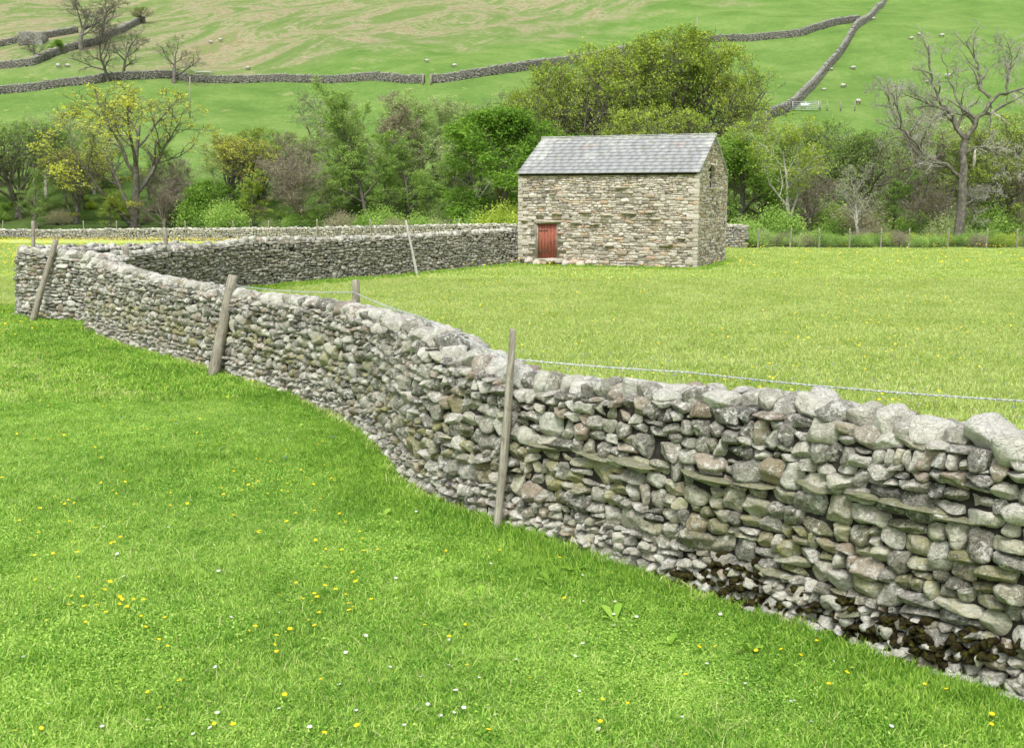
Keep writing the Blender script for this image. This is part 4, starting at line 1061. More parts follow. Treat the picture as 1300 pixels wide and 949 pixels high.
def put_tree(name, label, px, D, top, wpx, kind, seed, leafmat=None, dens=1.0, base_py=None, group=None, rz=None, cat='tree'):
    tr, fi, lv, hh, ww = proto(kind, seed, leafmat, dens)
    if base_py is not None: g = hit(px, base_py); D = g.y
    else: q = at(px, 300, D); g = Vector((q.x, D, float(ground(q.x, D))))
    H = at(px, top, D).z-g.z; sz = H/hh; sw = wpx*D/F/ww*1.0
    o = empty(name, g, rnd.uniform(0, 6.28) if rz is None else rz)
    sw = min(max(sw, sz*.6), sz*1.7)
    o.scale = (sw, sw, sz); tag(o, label, cat, group)
    for nm, me in (('trunk', tr), ('branches', fi), ('crown', lv)):
        if me is None: continue
        c_ = bpy.data.objects.new(nm, me); COL.objects.link(c_); c_.parent = o
    return o
T = put_tree
# --- hero bare tree at right
def hero():
    D = 72; base = at(1217, 318, D); base.z = float(ground(base.x, D))
    t = TG(5); prm = P(lev=5, nc=[6, 9, 7, 5, 4], t0=[.2, .12, .12, .1, .1], ang=[.9, .8, .8, .8, .8], ratio=[.35, .48, .55, .55, .62], wob=[.1, .2, .26, .28, .3], up=[.0, .05, .02, -.01, -.02], rmin=.009)
    def limb(px, r0, r1, lev, dy=0.0, L=None):
        pts = []; n_ = len(px)
        for i, (x, y) in enumerate(px):
            p = at(x, y, D); p.y = D+dy*(i/(n_-1)); pts.append(p-base)
        # refine
        Q = []; 
        for i in range(n_-1):
            for k in range(3): Q.append(pts[i].lerp(pts[i+1], k/3)+t.rv(.05 if lev else .02))
        Q.append(pts[-1]); rad = [.8*(r0+(r1-r0)*(i/(len(Q)-1))**.65) for i in range(len(Q))]
        t.lines.append((Q, rad, lev)); LL = sum((Q[i+1]-Q[i]).length for i in range(len(Q)-1))
        if lev: t.kids(Q, rad, (L or LL), 1, prm)
    limb([(1216, 326), (1217, 300), (1221, 265), (1222, 230), (1223, 200), (1225, 178)], .44, .30, 0)
    limb([(1225, 178), (1216, 162), (1210, 145), (1196, 132), (1190, 105), (1186, 80), (1186, 55)], .22, .05, 1, 1.0, 5)
    limb([(1225, 178), (1236, 158), (1250, 138), (1256, 125), (1278, 117), (1303, 110), (1325, 95)], .25, .05, 1, -1.0, 5.5)
    limb([(1256, 125), (1247, 112), (1249, 90), (1244, 65), (1238, 48)], .14, .04, 1, 1.5, 4.5)
    limb([(1220, 228), (1205, 214), (1180, 204), (1165, 195), (1150, 178), (1135, 165), (1128, 140), (1118, 122)], .20, .04, 1, -2, 5.5)
    limb([(1165, 195), (1155, 176), (1142, 152), (1136, 120), (1132, 102)], .12, .04, 1, 2, 4)
    limb([(1224, 200), (1232, 187), (1248, 190), (1268, 208), (1292, 218)], .12, .03, 1, -2.5, 4)
    limb([(1222, 262), (1245, 252), (1268, 240), (1285, 245)], .09, .03, 1, 2.5, 3.5)
    limb([(1236, 158), (1228, 140), (1222, 118), (1218, 90), (1214, 62)], .13, .03, 1, 2.5, 4.5)
    limb([(1210, 145), (1190, 130), (1165, 118), (1150, 100)], .11, .03, 1, 3.0, 4.5)
    limb([(1278, 117), (1283, 95), (1290, 70), (1288, 52)], .1, .03, 1, 1.0, 4)
    o = tag(empty('bare_tree', base), 'big gnarled bare tree with thick dark trunk at the right edge of the meadow', 'tree')
    t.trunk_mesh('trunk', M['bark_bare'], o, 0); t.trunk_mesh('branches', M['bark_bare'], o, 2, 1); t.trunk_mesh('twigs', M['bark_pale'], o, 99, 3, thick=1.1)
    mb = MB(); q0 = at(1235, 215, D)-base; q1 = at(1238, 190, D)-base
    mb.tube([q0, (q0+q1)/2+Vector((.03, 0, 0)), q1], [.09, .12, .05], 6); mb.build('broken_limb', M['bark_pale'], o, True)
hero()
# --- the trees around the barn
T('sycamore_tree', 'bright fresh green leafy tree just left of the barn', 640, 90, 140, 108, 'round', 1, 'leaf_bright', 1.0)
T('sycamore_tree', 'low bright green tree filling the gap behind the barn roof on the left', 705, 97, 165, 110, 'round', 2, 'leaf_bright', .8)
T('broad_tree', 'olive green tree with a rounded top standing left of the tallest tree', 715, 102, 69, 135, 'spreading', 3, 'leaf_olive', .8, rz=.3)
T('broad_tree', 'lower olive tree leaning out left over the bright green tree', 678, 100, 112, 90, 'spreading', 4, 'leaf_olive', .7)
T('broad_tree', 'tallest broad crowned olive tree rising behind the barn roof', 852, 104, 38, 215, 'spreading', 4, 'leaf_olive', .9, rz=1.0)
T('broad_tree', 'olive tree filling the right shoulder of the tallest crown', 880, 103, 54, 130, 'spreading', 5, 'leaf_olive', .75, rz=.6)
T('broad_tree', 'olive tree filling the left shoulder of the tallest crown', 806, 106, 47, 150, 'spreading', 3, 'leaf_olive', .75, rz=2.2)
T('broad_tree', 'olive tree between the two tall crowns behind the roof ridge', 766, 103, 58, 130, 'spreading', 5, 'leaf_olive', .8, rz=3.1)
T('broad_tree', 'brownish green tree behind the right gable end of the barn', 915, 101, 88, 90, 'spreading', 3, 'leaf_olive', .7, rz=4.0)
T('broad_tree', 'low olive tree hidden mostly behind the roof slates', 830, 94, 135, 150, 'spreading', 4, 'leaf_olive', .8)
T('sycamore_tree', 'fresh green small tree right beside the barn gable', 945, 80, 172, 85, 'round', 1, 'leaf_fresh', .9)
# --- left belt
T('belt_tree', 'green tree cut by the left edge of the picture', -18, 110, 150, 120, 'slender', 1, 'leaf_mid', 1.3)
T('belt_tree', 'olive tree with a dark slim trunk near the left edge', 28, 107, 150, 105, 'open', 3, 'leaf_mid', 1.6)
T('belt_tree', 'grey topped thinly leaved tree behind the left edge trees', 62, 114, 138, 110, 'pale', 2, 'leaf_pale', 1.3)
T('belt_tree', 'thin olive tree just left of the yellow leaved tree', 108, 110, 168, 90, 'slender', 2, 'leaf_olive', .9)
T('yellow_leaved_tree', 'open yellow leaved tree with a forked grey trunk on the left', 170, 104, 103, 140, 'open', 1, 'leaf_yellow', 1.0)
T('yellow_leaved_tree', 'thin yellow flecked young tree beside the forked yellow tree', 98, 105, 188, 70, 'open', 2, 'leaf_yellow', .9)
T('belt_tree', 'brown twiggy tree between the yellow tree and the bright bush', 220, 108, 192, 90, 'twiggy', 1, 'leaf_brown', 1)
T('yellow_leaved_tree', 'rounded yellow green tree above the bright green bush', 295, 108, 168, 100, 'open', 3, 'leaf_yellow', 1.5)
T('sycamore_tree', 'low bright green bush shaped tree behind the far wall', 268, 104, 228, 85, 'round', 2, 'leaf_bright', .8)
T('belt_tree', 'dark olive rounded tree right of the yellow green tree', 338, 113, 160, 95, 'open', 4, 'leaf_olive', 1.6)
T('twiggy_tree', 'grey brown twiggy tree with no leaves left of the green group', 382, 104, 165, 115, 'twiggy', 2, 'leaf_brown', 1.1)
T('dead_tree', 'pale dead tree standing above the twiggy brown tree', 394, 120, 108, 60, 'bare', 2)
T('slender_tree', 'tall slim green tree with the highest tip in the middle group', 466, 106, 98, 80, 'slender', 3, 'leaf_mid', 1.4)
T('slender_tree', 'slim green tree on the left flank of the middle group', 432, 108, 138, 75, 'slender', 4, 'leaf_mid', 1.2)
T('slender_tree', 'brownish slim tree just right of the highest slim tree', 503, 109, 112, 85, 'slender', 1, 'leaf_brown', 1.1)
T('slender_tree', 'pale green slim tree in the middle of the group', 545, 112, 112, 85, 'slender', 2, 'leaf_pale', 1.2)
T('slender_tree', 'pale thin topped tree on the right of the middle group', 588, 108, 118, 85, 'slender', 3, 'leaf_pale', 1.0)
T('slender_tree', 'leafy dark stemmed tree low in front of the middle group', 522, 104, 165, 90, 'slender', 4, 'leaf_mid', 1.3)
T('slender_tree', 'leafy green tree touching the bright tree left of the barn', 575, 103, 178, 80, 'slender', 1, 'leaf_mid', 1.3)
T('dead_tree', 'faint bare tree on the slope between the middle group and the barn trees', 633, 124, 104, 70, 'bare', 3)
# --- right belt
T('pale_tree', 'pale stemmed thin tree right of the barn with a fork low down', 1004, 77, 148, 100, 'pale', 1, 'leaf_olive', 1.3)
T('belt_tree', 'olive tree behind the pale stemmed thin tree', 1048, 90, 148, 100, 'open', 4, 'leaf_mid', 1.5)
T('belt_tree', 'dark green thin tree midway along the right belt', 1105, 87, 160, 110, 'spreading', 3, 'leaf_mid', .55)
T('pale_tree', 'pale dead looking sapling in front of the right belt', 1092, 76, 205, 60, 'pale', 2, 'leaf_pale', .3)
T('twiggy_tree', 'brown twiggy tree behind the left branches of the big bare tree', 1152, 90, 118, 120, 'twiggy', 1, 'leaf_brown', .8)
T('belt_tree', 'yellowish thinly leaved tree at the right edge', 1292, 84, 135, 110, 'open', 1, 'leaf_olive', 1.4)
T('twiggy_tree', 'low twiggy tree just left of the big bare trunk', 1180, 77, 232, 80, 'twiggy', 2, 'leaf_brown', 1)
T('belt_tree', 'low yellow olive tree just right of the big bare trunk', 1262, 80, 195, 90, 'open', 3, 'leaf_olive', 1.4)
# --- second row filling the belt
for i, (px, D, top, wp, k, sd_, lm_, de, lb) in enumerate([
    (5, 118, 175, 90, 'twiggy', 1, 'leaf_brown', 1, 'brown twiggy tree behind the left edge trees'), (48, 103, 205, 70, 'slender', 2, 'leaf_mid', .8, 'low slim green tree in front of the olive edge tree'),
    (85, 120, 158, 80, 'pale', 1, 'leaf_pale', 1.2, 'pale thin tree behind the yellow flecked young tree'), (135, 118, 185, 90, 'twiggy', 2, 'leaf_brown', .9, 'brown twiggy tree behind the left of the yellow tree'),
    (190, 118, 190, 80, 'slender', 3, 'leaf_mid', .7, 'slim green tree behind the right of the yellow tree'), (245, 118, 200, 80, 'pale', 2, 'leaf_pale', 1, 'pale thin tree behind the bright bush'),
    (208, 102, 225, 70, 'twiggy', 2, 'leaf_brown', .8, 'low brown twigs right of the yellow tree'), (140, 102, 240, 60, 'slender', 4, 'leaf_olive', .9, 'low olive sapling before the yellow tree'),
    (320, 103, 215, 75, 'slender', 1, 'leaf_olive', 1.1, 'low olive tree under the yellow green tree'), (365, 116, 185, 90, 'twiggy', 1, 'leaf_brown', .9, 'brown twiggy tree behind the grey brown one'),
    (410, 102, 205, 75, 'slender', 2, 'leaf_mid', 1.2, 'low green tree left of the slim trees'), (450, 112, 150, 85, 'slender', 1, 'leaf_mid', 1, 'slim green tree behind the highest slim tree'),
    (485, 103, 190, 80, 'slender', 2, 'leaf_mid', 1.2, 'low green tree in front of the highest slim tree'), (560, 118, 125, 90, 'pale', 1, 'leaf_pale', 1.3, 'pale tree top behind the middle group'),
    (612, 106, 150, 80, 'pale', 2, 'leaf_pale', 1.3, 'pale tree just behind the bright tree by the barn'), (550, 100, 215, 70, 'slender', 4, 'leaf_mid', 1.2, 'low green tree under the pale slim trees'),
    (970, 90, 175, 80, 'slender', 2, 'leaf_mid', 1.2, 'slim green tree behind the barn end wall'), (1028, 82, 195, 70, 'twiggy', 2, 'leaf_brown', 1, 'brown twigs right of the pale stemmed tree'),
    (1070, 92, 165, 90, 'pale', 2, 'leaf_pale', 1.2, 'pale thin tree behind the pale sapling'), (1128, 94, 150, 90, 'slender', 3, 'leaf_mid', 1, 'slim green tree behind the dark green thin tree'),
    (1130, 80, 215, 80, 'slender', 1, 'leaf_mid', 1, 'low green tree before the dark green thin tree'), (1195, 94, 150, 90, 'pale', 1, 'leaf_pale', 1.1, 'pale thin tree behind the big bare trunk'),
    (1235, 92, 165, 90, 'slender', 4, 'leaf_olive', 1, 'slim olive tree right behind the big bare trunk'), (1275, 94, 160, 90, 'pale', 2, 'leaf_olive', 1.1, 'thin olive flecked tree near the right edge'),
    (1315, 78, 180, 90, 'twiggy', 1, 'leaf_brown', 1, 'brown twiggy tree cut by the right edge')]):
    T('belt_tree', lb, px, D, top, wp, k, sd_, lm_, de)
for i in range(24):
    px = -10+i*28+rnd.uniform(-8, 8)
    tp = float(np.interp(px, [0, 60, 170, 250, 330, 380, 430, 470, 640], [165, 150, 150, 205, 180, 180, 140, 118, 125]))+rnd.uniform(-4, 14)
    k = rnd.choice([('slender', 2, 'leaf_mid', 1), ('slender', 3, 'leaf_fresh', .9), ('pale', 1, 'leaf_pale', 1.4), ('pale', 2, 'leaf_mid', 1.6), ('slender', 1, 'leaf_pale', 1)])
    T('belt_tree', 'thin half leaved tree in the back of the tree belt left of the barn', px, rnd.uniform(112, 122), tp, 85, *k, group='thin trees in the back of the left tree belt')
for i in range(14):
    px = 965+i*26+rnd.uniform(-8, 8)
    tp = float(np.interp(px, [960, 1010, 1100, 1200, 1300], [170, 150, 165, 165, 150]))+rnd.uniform(-6, 22)
    k = rnd.choice([('slender', 2, 'leaf_mid', 1), ('slender', 3, 'leaf_fresh', .9), ('pale', 1, 'leaf_pale', 1.4), ('pale', 2, 'leaf_olive', 1.6), ('slender', 1, 'leaf_mid', 1)])
    T('belt_tree', 'thin half leaved tree in the back of the tree belt right of the barn', px, rnd.uniform(88, 102), tp, 80, *k, group='thin trees in the back of the right tree belt')
# --- hillside trees
T('hillside_tree', 'tallest bare tree at the top left of the hillside', 104, 0, -14, 62, 'bare', 2, base_py=64)
T('hillside_tree', 'left one of two bare trees in front of the lower hillside wall', 137, 0, 22, 55, 'bare', 3, base_py=104)
T('hillside_tree', 'right one of two bare trees in front of the lower hillside wall', 156, 0, 30, 50, 'bare', 4, base_py=100)
T('hillside_tree', 'wide bare tree standing on the lower hillside wall', 221, 0, 42, 85, 'bare', 5, base_py=106)
T('hillside_tree', 'small bare tree in front of the stone hut', 46, 0, 40, 42, 'bare', 2, base_py=81)
T('hillside_bush', 'small round dark green bush beside the upper left wall', 73, 0, 51, 22, 'round', 1, 'leaf_bright', .8, base_py=69, cat='bush')
T('hillside_tree', 'bare tree fading at the very top left behind the tallest one', 130, 0, -10, 50, 'bare', 4, base_py=48)
T('hillside_bush', 'faint olive shrub high on the left slope', 182, 0, 8, 24, 'spreading', 3, 'leaf_olive', .4, base_py=30, cat='bush')

# --- shrubs filling the foot of the belt
def shrub_proto(seed, mat, n=9000, size=.115):
    r_ = np.random.default_rng(seed); K = 46
    a = r_.uniform(0, 6.28, K); rr = np.sqrt(r_.uniform(0, 1, K)); C = np.column_stack([rr*np.cos(a)*1.25, rr*np.sin(a)*1.0, r_.uniform(.2, 1, K)**.8*(2.0-1.0*rr)])
    idx = r_.integers(0, K, n); c = C[idx]+r_.normal(0, .26, (n, 3)); tn = (r_.uniform(0, 1, K)[idx])*.6+r_.uniform(0, .4, n); c[:, 2] = np.abs(c[:, 2])
    u = r_.normal(0, 1, (n, 3)); u /= np.linalg.norm(u, axis=1)[:, None]; w = np.cross(u, r_.normal(0, 1, (n, 3))); w /= np.linalg.norm(w, axis=1)[:, None]
    sz = r_.uniform(.6, 1.3, n)[:, None]*size
    V = np.stack([c-u*sz*.5, c+w*sz*.3, c+u*sz*.5, c-w*sz*.3], 1).reshape(-1, 3)
    col = np.column_stack([np.repeat(tn, 4), np.zeros(n*4), np.zeros(n*4), np.ones(n*4)])
    f = mesh_np('foliage', V, np.arange(n*4).reshape(-1, 4), M[mat], None, False, {'tint': col}, link=False)
    mb = MB()
    for i in range(14):
        c0 = C[r_.integers(0, K)]; mb.tube([(c0[0]*.15, c0[1]*.15, -.2), (c0[0]*.5, c0[1]*.5, c0[2]*.45), tuple(c0)], [.04, .03, .01], 4, cap=False)
    s_ = mb.build('stems', M['bark_brown'], None, link=False)
    return f.data, s_.data
SH = [shrub_proto(1, 'leaf_mid'), shrub_proto(2, 'leaf_fresh'), shrub_proto(3, 'leaf_olive'), shrub_proto(4, 'leaf_brown', 5500, .09), shrub_proto(5, 'leaf_pale', 6000, .1)]
LBL = ['mid green shrub at the foot of the tree belt', 'fresh green shrub at the foot of the tree belt', 'olive shrub at the foot of the tree belt', 'brown leafless looking shrub at the foot of the tree belt', 'pale green shrub at the foot of the tree belt']
def shrub(px, D, top, k):
    q = at(px, 300, D); g = Vector((q.x, D, float(ground(q.x, D)))); H = max(.8, at(px, top, D).z-g.z)
    o = empty('shrub', g, rnd.uniform(0, 6.28)); s_ = H/1.95; o.scale = (s_*rnd.uniform(.9, 1.3), s_*rnd.uniform(.9, 1.3), s_); tag(o, LBL[k], 'shrub', LBL[k].split(' at ')[0]+'s of the tree belt')
    for nm, me in zip(('foliage', 'stems'), SH[k]): c_ = bpy.data.objects.new(nm, me); COL.objects.link(c_); c_.parent = o
for i in range(44):
    px = -20+i*15.8+rnd.uniform(-7, 7); D = float(np.interp(px, [0, 300, 680], [106, 102, 90]))+rnd.uniform(-1, 9)
    shrub(px, D, rnd.uniform(262, 288), rnd.choice([0, 0, 3, 2, 3, 3, 0, 4, 2]))
for i in range(44):
    px = 925+i*9.3+rnd.uniform(-6, 6); D = rnd.uniform(73, 94)
    shrub(px, D, rnd.uniform(245, 290) if D > 78 else rnd.uniform(272, 296), rnd.choice([0, 0, 2, 3, 3, 0, 0, 4]))
for i in range(30):
    shrub(955+i*12.5+rnd.uniform(-5, 5), rnd.uniform(68.8, 72), rnd.uniform(290, 303), rnd.choice([0, 0, 2, 3, 0, 4]))
for px, D, top, k in [(255, 102, 246, 1), (288, 101, 256, 0), (606, 90, 262, 0), (640, 86, 258, 2), (985, 76, 262, 0)]:
    shrub(px, D, top, k)
#ENDTREES

# =================================================================== GRASS (geometry nodes instancing of blade tufts)
def tuft(nm, mat, n, rad, h0, h1, w, seed, lean=.35, broad=0.0):
    r_ = np.random.default_rng(seed)
    a = r_.uniform(0, 6.28, n); q = np.sqrt(r_.uniform(0, 1, n))*rad; bx, by = q*np.cos(a), q*np.sin(a)
    h = r_.uniform(h0, h1, n); az = r_.uniform(0, 6.28, n); ln = np.abs(r_.normal(0, lean, n))*h
    dx, dy = np.cos(az)*ln, np.sin(az)*ln; fa = az+1.57+r_.normal(0, .5, n); wx, wy = np.cos(fa)*w*.5, np.sin(fa)*w*.5
    V = np.stack([np.stack([bx-wx, by-wy, 0*h-.01], -1), np.stack([bx+wx, by+wy, 0*h-.01], -1),
                  np.stack([bx+dx*.35+wx*.9, by+dy*.35+wy*.9, h*.6], -1), np.stack([bx+dx*.35-wx*.9, by+dy*.35-wy*.9, h*.6], -1), np.stack([bx+dx, by+dy, h*r_.uniform(.8, 1, n)], -1)], 1).reshape(-1, 3)
    i = np.arange(n)[:, None]*5
    q4 = i+np.array([[0, 1, 2, 3]]); t3 = i+np.array([[3, 2, 4]])
    tn = r_.uniform(0, 1, n); st = r_.uniform(0, 1, n)
    col = np.column_stack([np.repeat(tn, 5), np.zeros(n*5), np.repeat(st, 5), np.ones(n*5)])
    return mesh_np(nm, V, [q4, t3], M[mat], None, False, {'tint': col}, link=False)
def instancer(name, protos, pts, rot, scl, idx, label=None, kind='stuff', cat=None):
    pc = bpy.data.collections.new(name+'_source')
    for i, o in enumerate(protos): o.name = 'src_%s_%02d' % (name, i); pc.objects.link(o)
    me = bpy.data.meshes.new(name); me.vertices.add(len(pts)); me.vertices.foreach_set('co', np.asarray(pts, np.float32).ravel())
    for nm, ty, d, key in (('rot', 'FLOAT_VECTOR', rot, 'vector'), ('scl', 'FLOAT_VECTOR', scl, 'vector'), ('idx', 'INT', idx, 'value')):
        a_ = me.attributes.new(nm, ty, 'POINT'); a_.data.foreach_set(key, np.asarray(d, np.int32 if ty == 'INT' else np.float32).ravel())
    o = bpy.data.objects.new(name, me); COL.objects.link(o)
    ng = bpy.data.node_groups.new(name, 'GeometryNodeTree')
    ng.interface.new_socket('Geometry', in_out='INPUT', socket_type='NodeSocketGeometry'); ng.interface.new_socket('Geometry', in_out='OUTPUT', socket_type='NodeSocketGeometry')
    nn = ng.nodes; gi = nn.new('NodeGroupInput'); go = nn.new('NodeGroupOutput'); ci = nn.new('GeometryNodeCollectionInfo'); ci.inputs['Collection'].default_value = pc
    ci.inputs['Separate Children'].default_value = True; ci.inputs['Reset Children'].default_value = True
    ip = nn.new('GeometryNodeInstanceOnPoints'); ip.inputs['Pick Instance'].default_value = True
    def na(k, t): x = nn.new('GeometryNodeInputNamedAttribute'); x.data_type = t; x.inputs['Name'].default_value = k; return x.outputs[0]
    L = ng.links
    L.new(gi.outputs[0], ip.inputs['Points']); L.new(ci.outputs[0], ip.inputs['Instance'])
    er = nn.new('FunctionNodeEulerToRotation'); L.new(na('rot', 'FLOAT_VECTOR'), er.inputs[0]); L.new(er.outputs[0], ip.inputs['Rotation'])
    L.new(na('scl', 'FLOAT_VECTOR'), ip.inputs['Scale']); L.new(na('idx', 'INT'), ip.inputs['Instance Index']); L.new(ip.outputs[0], go.inputs[0])
    md_ = o.modifiers.new('scatter', 'NODES'); md_.node_group = ng
    return tag(o, label, cat, None, kind)
def frustum_pts(n, y0, y1, pw=1.0, margin=.06):
    """uniform over the visible wedge (density falls with pw)"""
    y = (y0**(2/pw)+(y1**(2/pw)-y0**(2/pw))*rng.random(n))**(pw/2) if pw != 1 else np.sqrt(y0*y0+(y1*y1-y0*y0)*rng.random(n))
    x = (rng.random(n)*2-1)*(.465+margin)*y+rng.normal(0, .3, n)*0
    return x, y
NQ = PN.xy(np.linspace(0, PN.L, 400)); LQ = PL.xy(np.linspace(0, PL.L, 200)); BQ = PB.xy(np.linspace(0, PB.L, 300)); FQ = PF.xy(np.linspace(0, PF.L, 300))
def dist_to(x, y, Q):
    out = np.empty(len(x))
    for i in range(0, len(x), 20000):
        d = (x[i:i+20000, None]-Q[None, :, 0])**2+(y[i:i+20000, None]-Q[None, :, 1])**2; out[i:i+20000] = np.sqrt(d.min(1))
    return out
def side_front(x, y):
    """True on the camera side of the near wall"""
    yq = np.interp(x, np.concatenate([LQ[::-1][:, 0][-60:], NQ[::-1][:, 0]]) if False else NQ[::-1][:, 0], NQ[::-1][:, 1])
    return y < np.where(x < NQ[-1, 0], NQ[-1, 1]+2.5, yq)
def in_barn(x, y):
    dx, dy = x-BO[0], y-BO[1]; u = dx*ex[0]+dy*ex[1]; v = dx*ey[0]+dy*ey[1]; return (u > .05) & (u < BL-.05) & (v > .05) & (v < BWd-.05)
def rots(n, t=.12): return np.column_stack([rng.normal(0, t, n), rng.normal(0, t, n), rng.uniform(0, 6.28, n)])
near_t = [tuft('grass', 'grass_near', 64, .09, .014, .05, .005, 200+i, lean=1.0) for i in range(5)]
lush_t = [tuft('grass', 'grass_lush', 52, .08, .022, .075, .0055, 300+i, lean=.6) for i in range(4)]
far_t = [tuft('grass', 'grass_far', 46, .20, .04, .11, .011, 400+i, lean=.6) for i in range(4)]
far_l = [tuft('grass', 'grass_lush', 44, .18, .06, .18, .014, 500+i, lean=.5) for i in range(4)]
dist_t = [tuft('grass', 'grass_far', 46, .40, .02, .075, .026, 600+i, lean=.6) for i in range(3)]
# foreground turf
x, y = frustum_pts(80000, 3.6, 16, margin=.04)
f_ = side_front(x, y); dn = dist_to(x, y, NQ); ok = f_ & ((dn > .02) | (rng.random(len(x)) < .3)); x, y, dn = x[ok], y[ok], dn[ok]
lush = (dn < .75*rng.uniform(.3, 1.4, len(x))) | (rng.random(len(x)) < .05+.16*np.clip(np.sin(x*1.1+2)*np.sin(y*.9), 0, 1))
idx = np.where(lush, 5+rng.integers(0, 4, len(x)), rng.integers(0, 5, len(x)))
sc_ = rng.uniform(.8, 1.3, len(x)); sz = sc_*np.where(lush & (dn < .25), rng.uniform(.8, 1.5, len(x)), 1)*(.75+.4*np.sin(x*.9+1)*np.sin(y*1.3+2)+.25)
def clover(seed, mat):
    r_ = np.random.default_rng(seed); n = 70; a = r_.uniform(0, 6.28, n); q = np.sqrt(r_.uniform(0, 1, n))*.09
    c = np.column_stack([q*np.cos(a), q*np.sin(a), r_.uniform(.008, .035, n)]); nz = np.column_stack([r_.normal(0, .45, n), r_.normal(0, .45, n), np.ones(n)]); nz /= np.linalg.norm(nz, axis=1)[:, None]
    u = np.cross(nz, r_.normal(0, 1, (n, 3))); u /= np.linalg.norm(u, axis=1)[:, None]; w = np.cross(nz, u); z = r_.uniform(.005, .011, n)[:, None]
    V = np.stack([c-u*z, c-u*z*.3+w*z*.6, c+u*z, c-u*z*.3-w*z*.6], 1).reshape(-1, 3)
    col = np.column_stack([np.repeat(r_.uniform(0, 1, n), 4), np.zeros(n*4), np.zeros(n*4), np.ones(n*4)])
    return mesh_np('clover', V, np.arange(n*4).reshape(-1, 4), M[mat], None, False, {'tint': col}, link=False)
clov = [clover(900+i, 'grass_near' if i < 2 else 'grass_lush') for i in range(3)]
cm = (rng.random(len(x)) < np.clip(.28+.5*np.sin(x*1.7+3)*np.sin(y*1.5+1), .08, .8)) & ~(dn < .15)
idx = np.where(cm, 9+rng.integers(0, 3, len(x)), idx)
instancer('grass', near_t+lush_t+clov, np.column_stack([x, y, ground(x, y)]), rots(len(x)), np.column_stack([sc_, sc_, sz]), idx, 'short bright green turf in front of the near wall', cat='grass')
# middle distance
x, y = frustum_pts(90000, 7, 40, margin=.04); f_ = side_front(x, y); keep = (~f_) | (y > 15.5); x, y, f_ = x[keep], y[keep], f_[keep]
dn = np.minimum(dist_to(x, y, BQ), dist_to(x, y, LQ)); dn2 = dist_to(x, y, NQ)
lush = (dn < .75*rng.uniform(.4, 1.4, len(x))) | (f_ & ((dn2 < 1.6) | (rng.random(len(x)) < .35)))
idx = np.where(lush, 4+rng.integers(0, 4, len(x)), rng.integers(0, 4, len(x))); sc_ = rng.uniform(.8, 1.25, len(x)); sz = sc_*np.where(f_, .5, 1)
instancer('meadow_grass', far_t+far_l, np.column_stack([x, y, ground(x, y)]), rots(len(x)), np.column_stack([sc_, sc_, sz]), idx, 'pale green meadow grass behind the near wall', cat='grass')
# far meadow
x, y = frustum_pts(62000, 38, 76, margin=.03); ok = ~in_barn(x, y) & ~((x > 9) & (y > 67)); x, y = x[ok], y[ok]
idx = rng.integers(0, 3, len(x)); sc_ = rng.uniform(.8, 1.25, len(x))
instancer('distant_grass', dist_t, np.column_stack([x, y, ground(x, y)]), rots(len(x), .06), np.column_stack([sc_, sc_, sc_*.9]), idx, 'pale green meadow grass around and beyond the barn', cat='grass')
# lush strip at the barn and barn wall foot
n_ = 1500; u = rng.uniform(-1, BL+.4, n_); v = -np.abs(rng.normal(0, .3, n_))-.05
pb_ = BO[None]+u[:, None]*ex+v[:, None]*ey; u2 = rng.uniform(0, BWd, 500); pb2 = BO[None]+(BL+.05+np.abs(rng.normal(0, .25, 500)))[:, None]*ex+u2[:, None]*ey
s2 = PB.xy(rng.uniform(6, PB.L, 2600)); tt = np.column_stack([s2[:, 0]+rng.normal(0, .15, 2600), s2[:, 1]-np.abs(rng.normal(0, .4, 2600))-.05])
x = np.concatenate([pb_[:, 0], pb2[:, 0], tt[:, 0]]); y = np.concatenate([pb_[:, 1], pb2[:, 1], tt[:, 1]])
fl2 = [tuft('grass', 'grass_lush', 46, .2, .03, .10, .018, 700+i, lean=.5) for i in range(3)]
sc_ = rng.uniform(.7, 1.3, len(x))
instancer('long_grass', fl2, np.column_stack([x, y, ground(x, y)]), rots(len(x)), np.column_stack([sc_]*3), rng.integers(0, 3, len(x)), 'long lush grass at the foot of the barn and its wall', cat='grass')

# =================================================================== FLOWERS
def flower(nm, mat, r0, petals, h, cup=.35):
    mb = MB(); ang = np.arange(petals)*2*math.pi/petals
    for a in ang:
        c, s_ = math.cos(a), math.sin(a); wv = r0*math.sin(math.pi/petals)*1.1
        V = [(0, 0, h), (c*r0*.6-s_*wv, s_*r0*.6+c*wv, h+cup*r0*.5), (c*r0, s_*r0, h+cup*r0), (c*r0*.6+s_*wv, s_*r0*.6-c*wv, h+cup*r0*.5)]
        mb.add(V, q=[[0, 3, 2, 1]])
    hd = mb.build('petals', M[mat], None, link=False)
    mb = MB(); mb.tube([(0.01, 0, 0), (0, .005, h*.5), (0, 0, h)], [.0022, .0018, .0015], 4)
    st = mb.build('stem', M['grass_lush'], None, link=False)
    return hd.data, st.data
bc = flower('buttercup', 'buttercup_yellow', .015, 5, .085, .25); dz = flower('daisy', 'daisy_white', .013, 10, .05, .05); bb = flower('bluebell', 'bluebell_blue', .013, 5, .09, .9)
def plant(nm, data, x, y, s_, label, cat, group):
    o = empty(nm, (x, y, float(ground(x, y)))); o.scale = (s_,)*3; o.rotation_euler = (rnd.gauss(.15, .15), rnd.gauss(0, .2), rnd.uniform(0, 6.28)); tag(o, label, cat, group)
    for k, me in zip(('petals', 'stem'), data): c_ = bpy.data.objects.new(k, me); COL.objects.link(c_); c_.parent = o
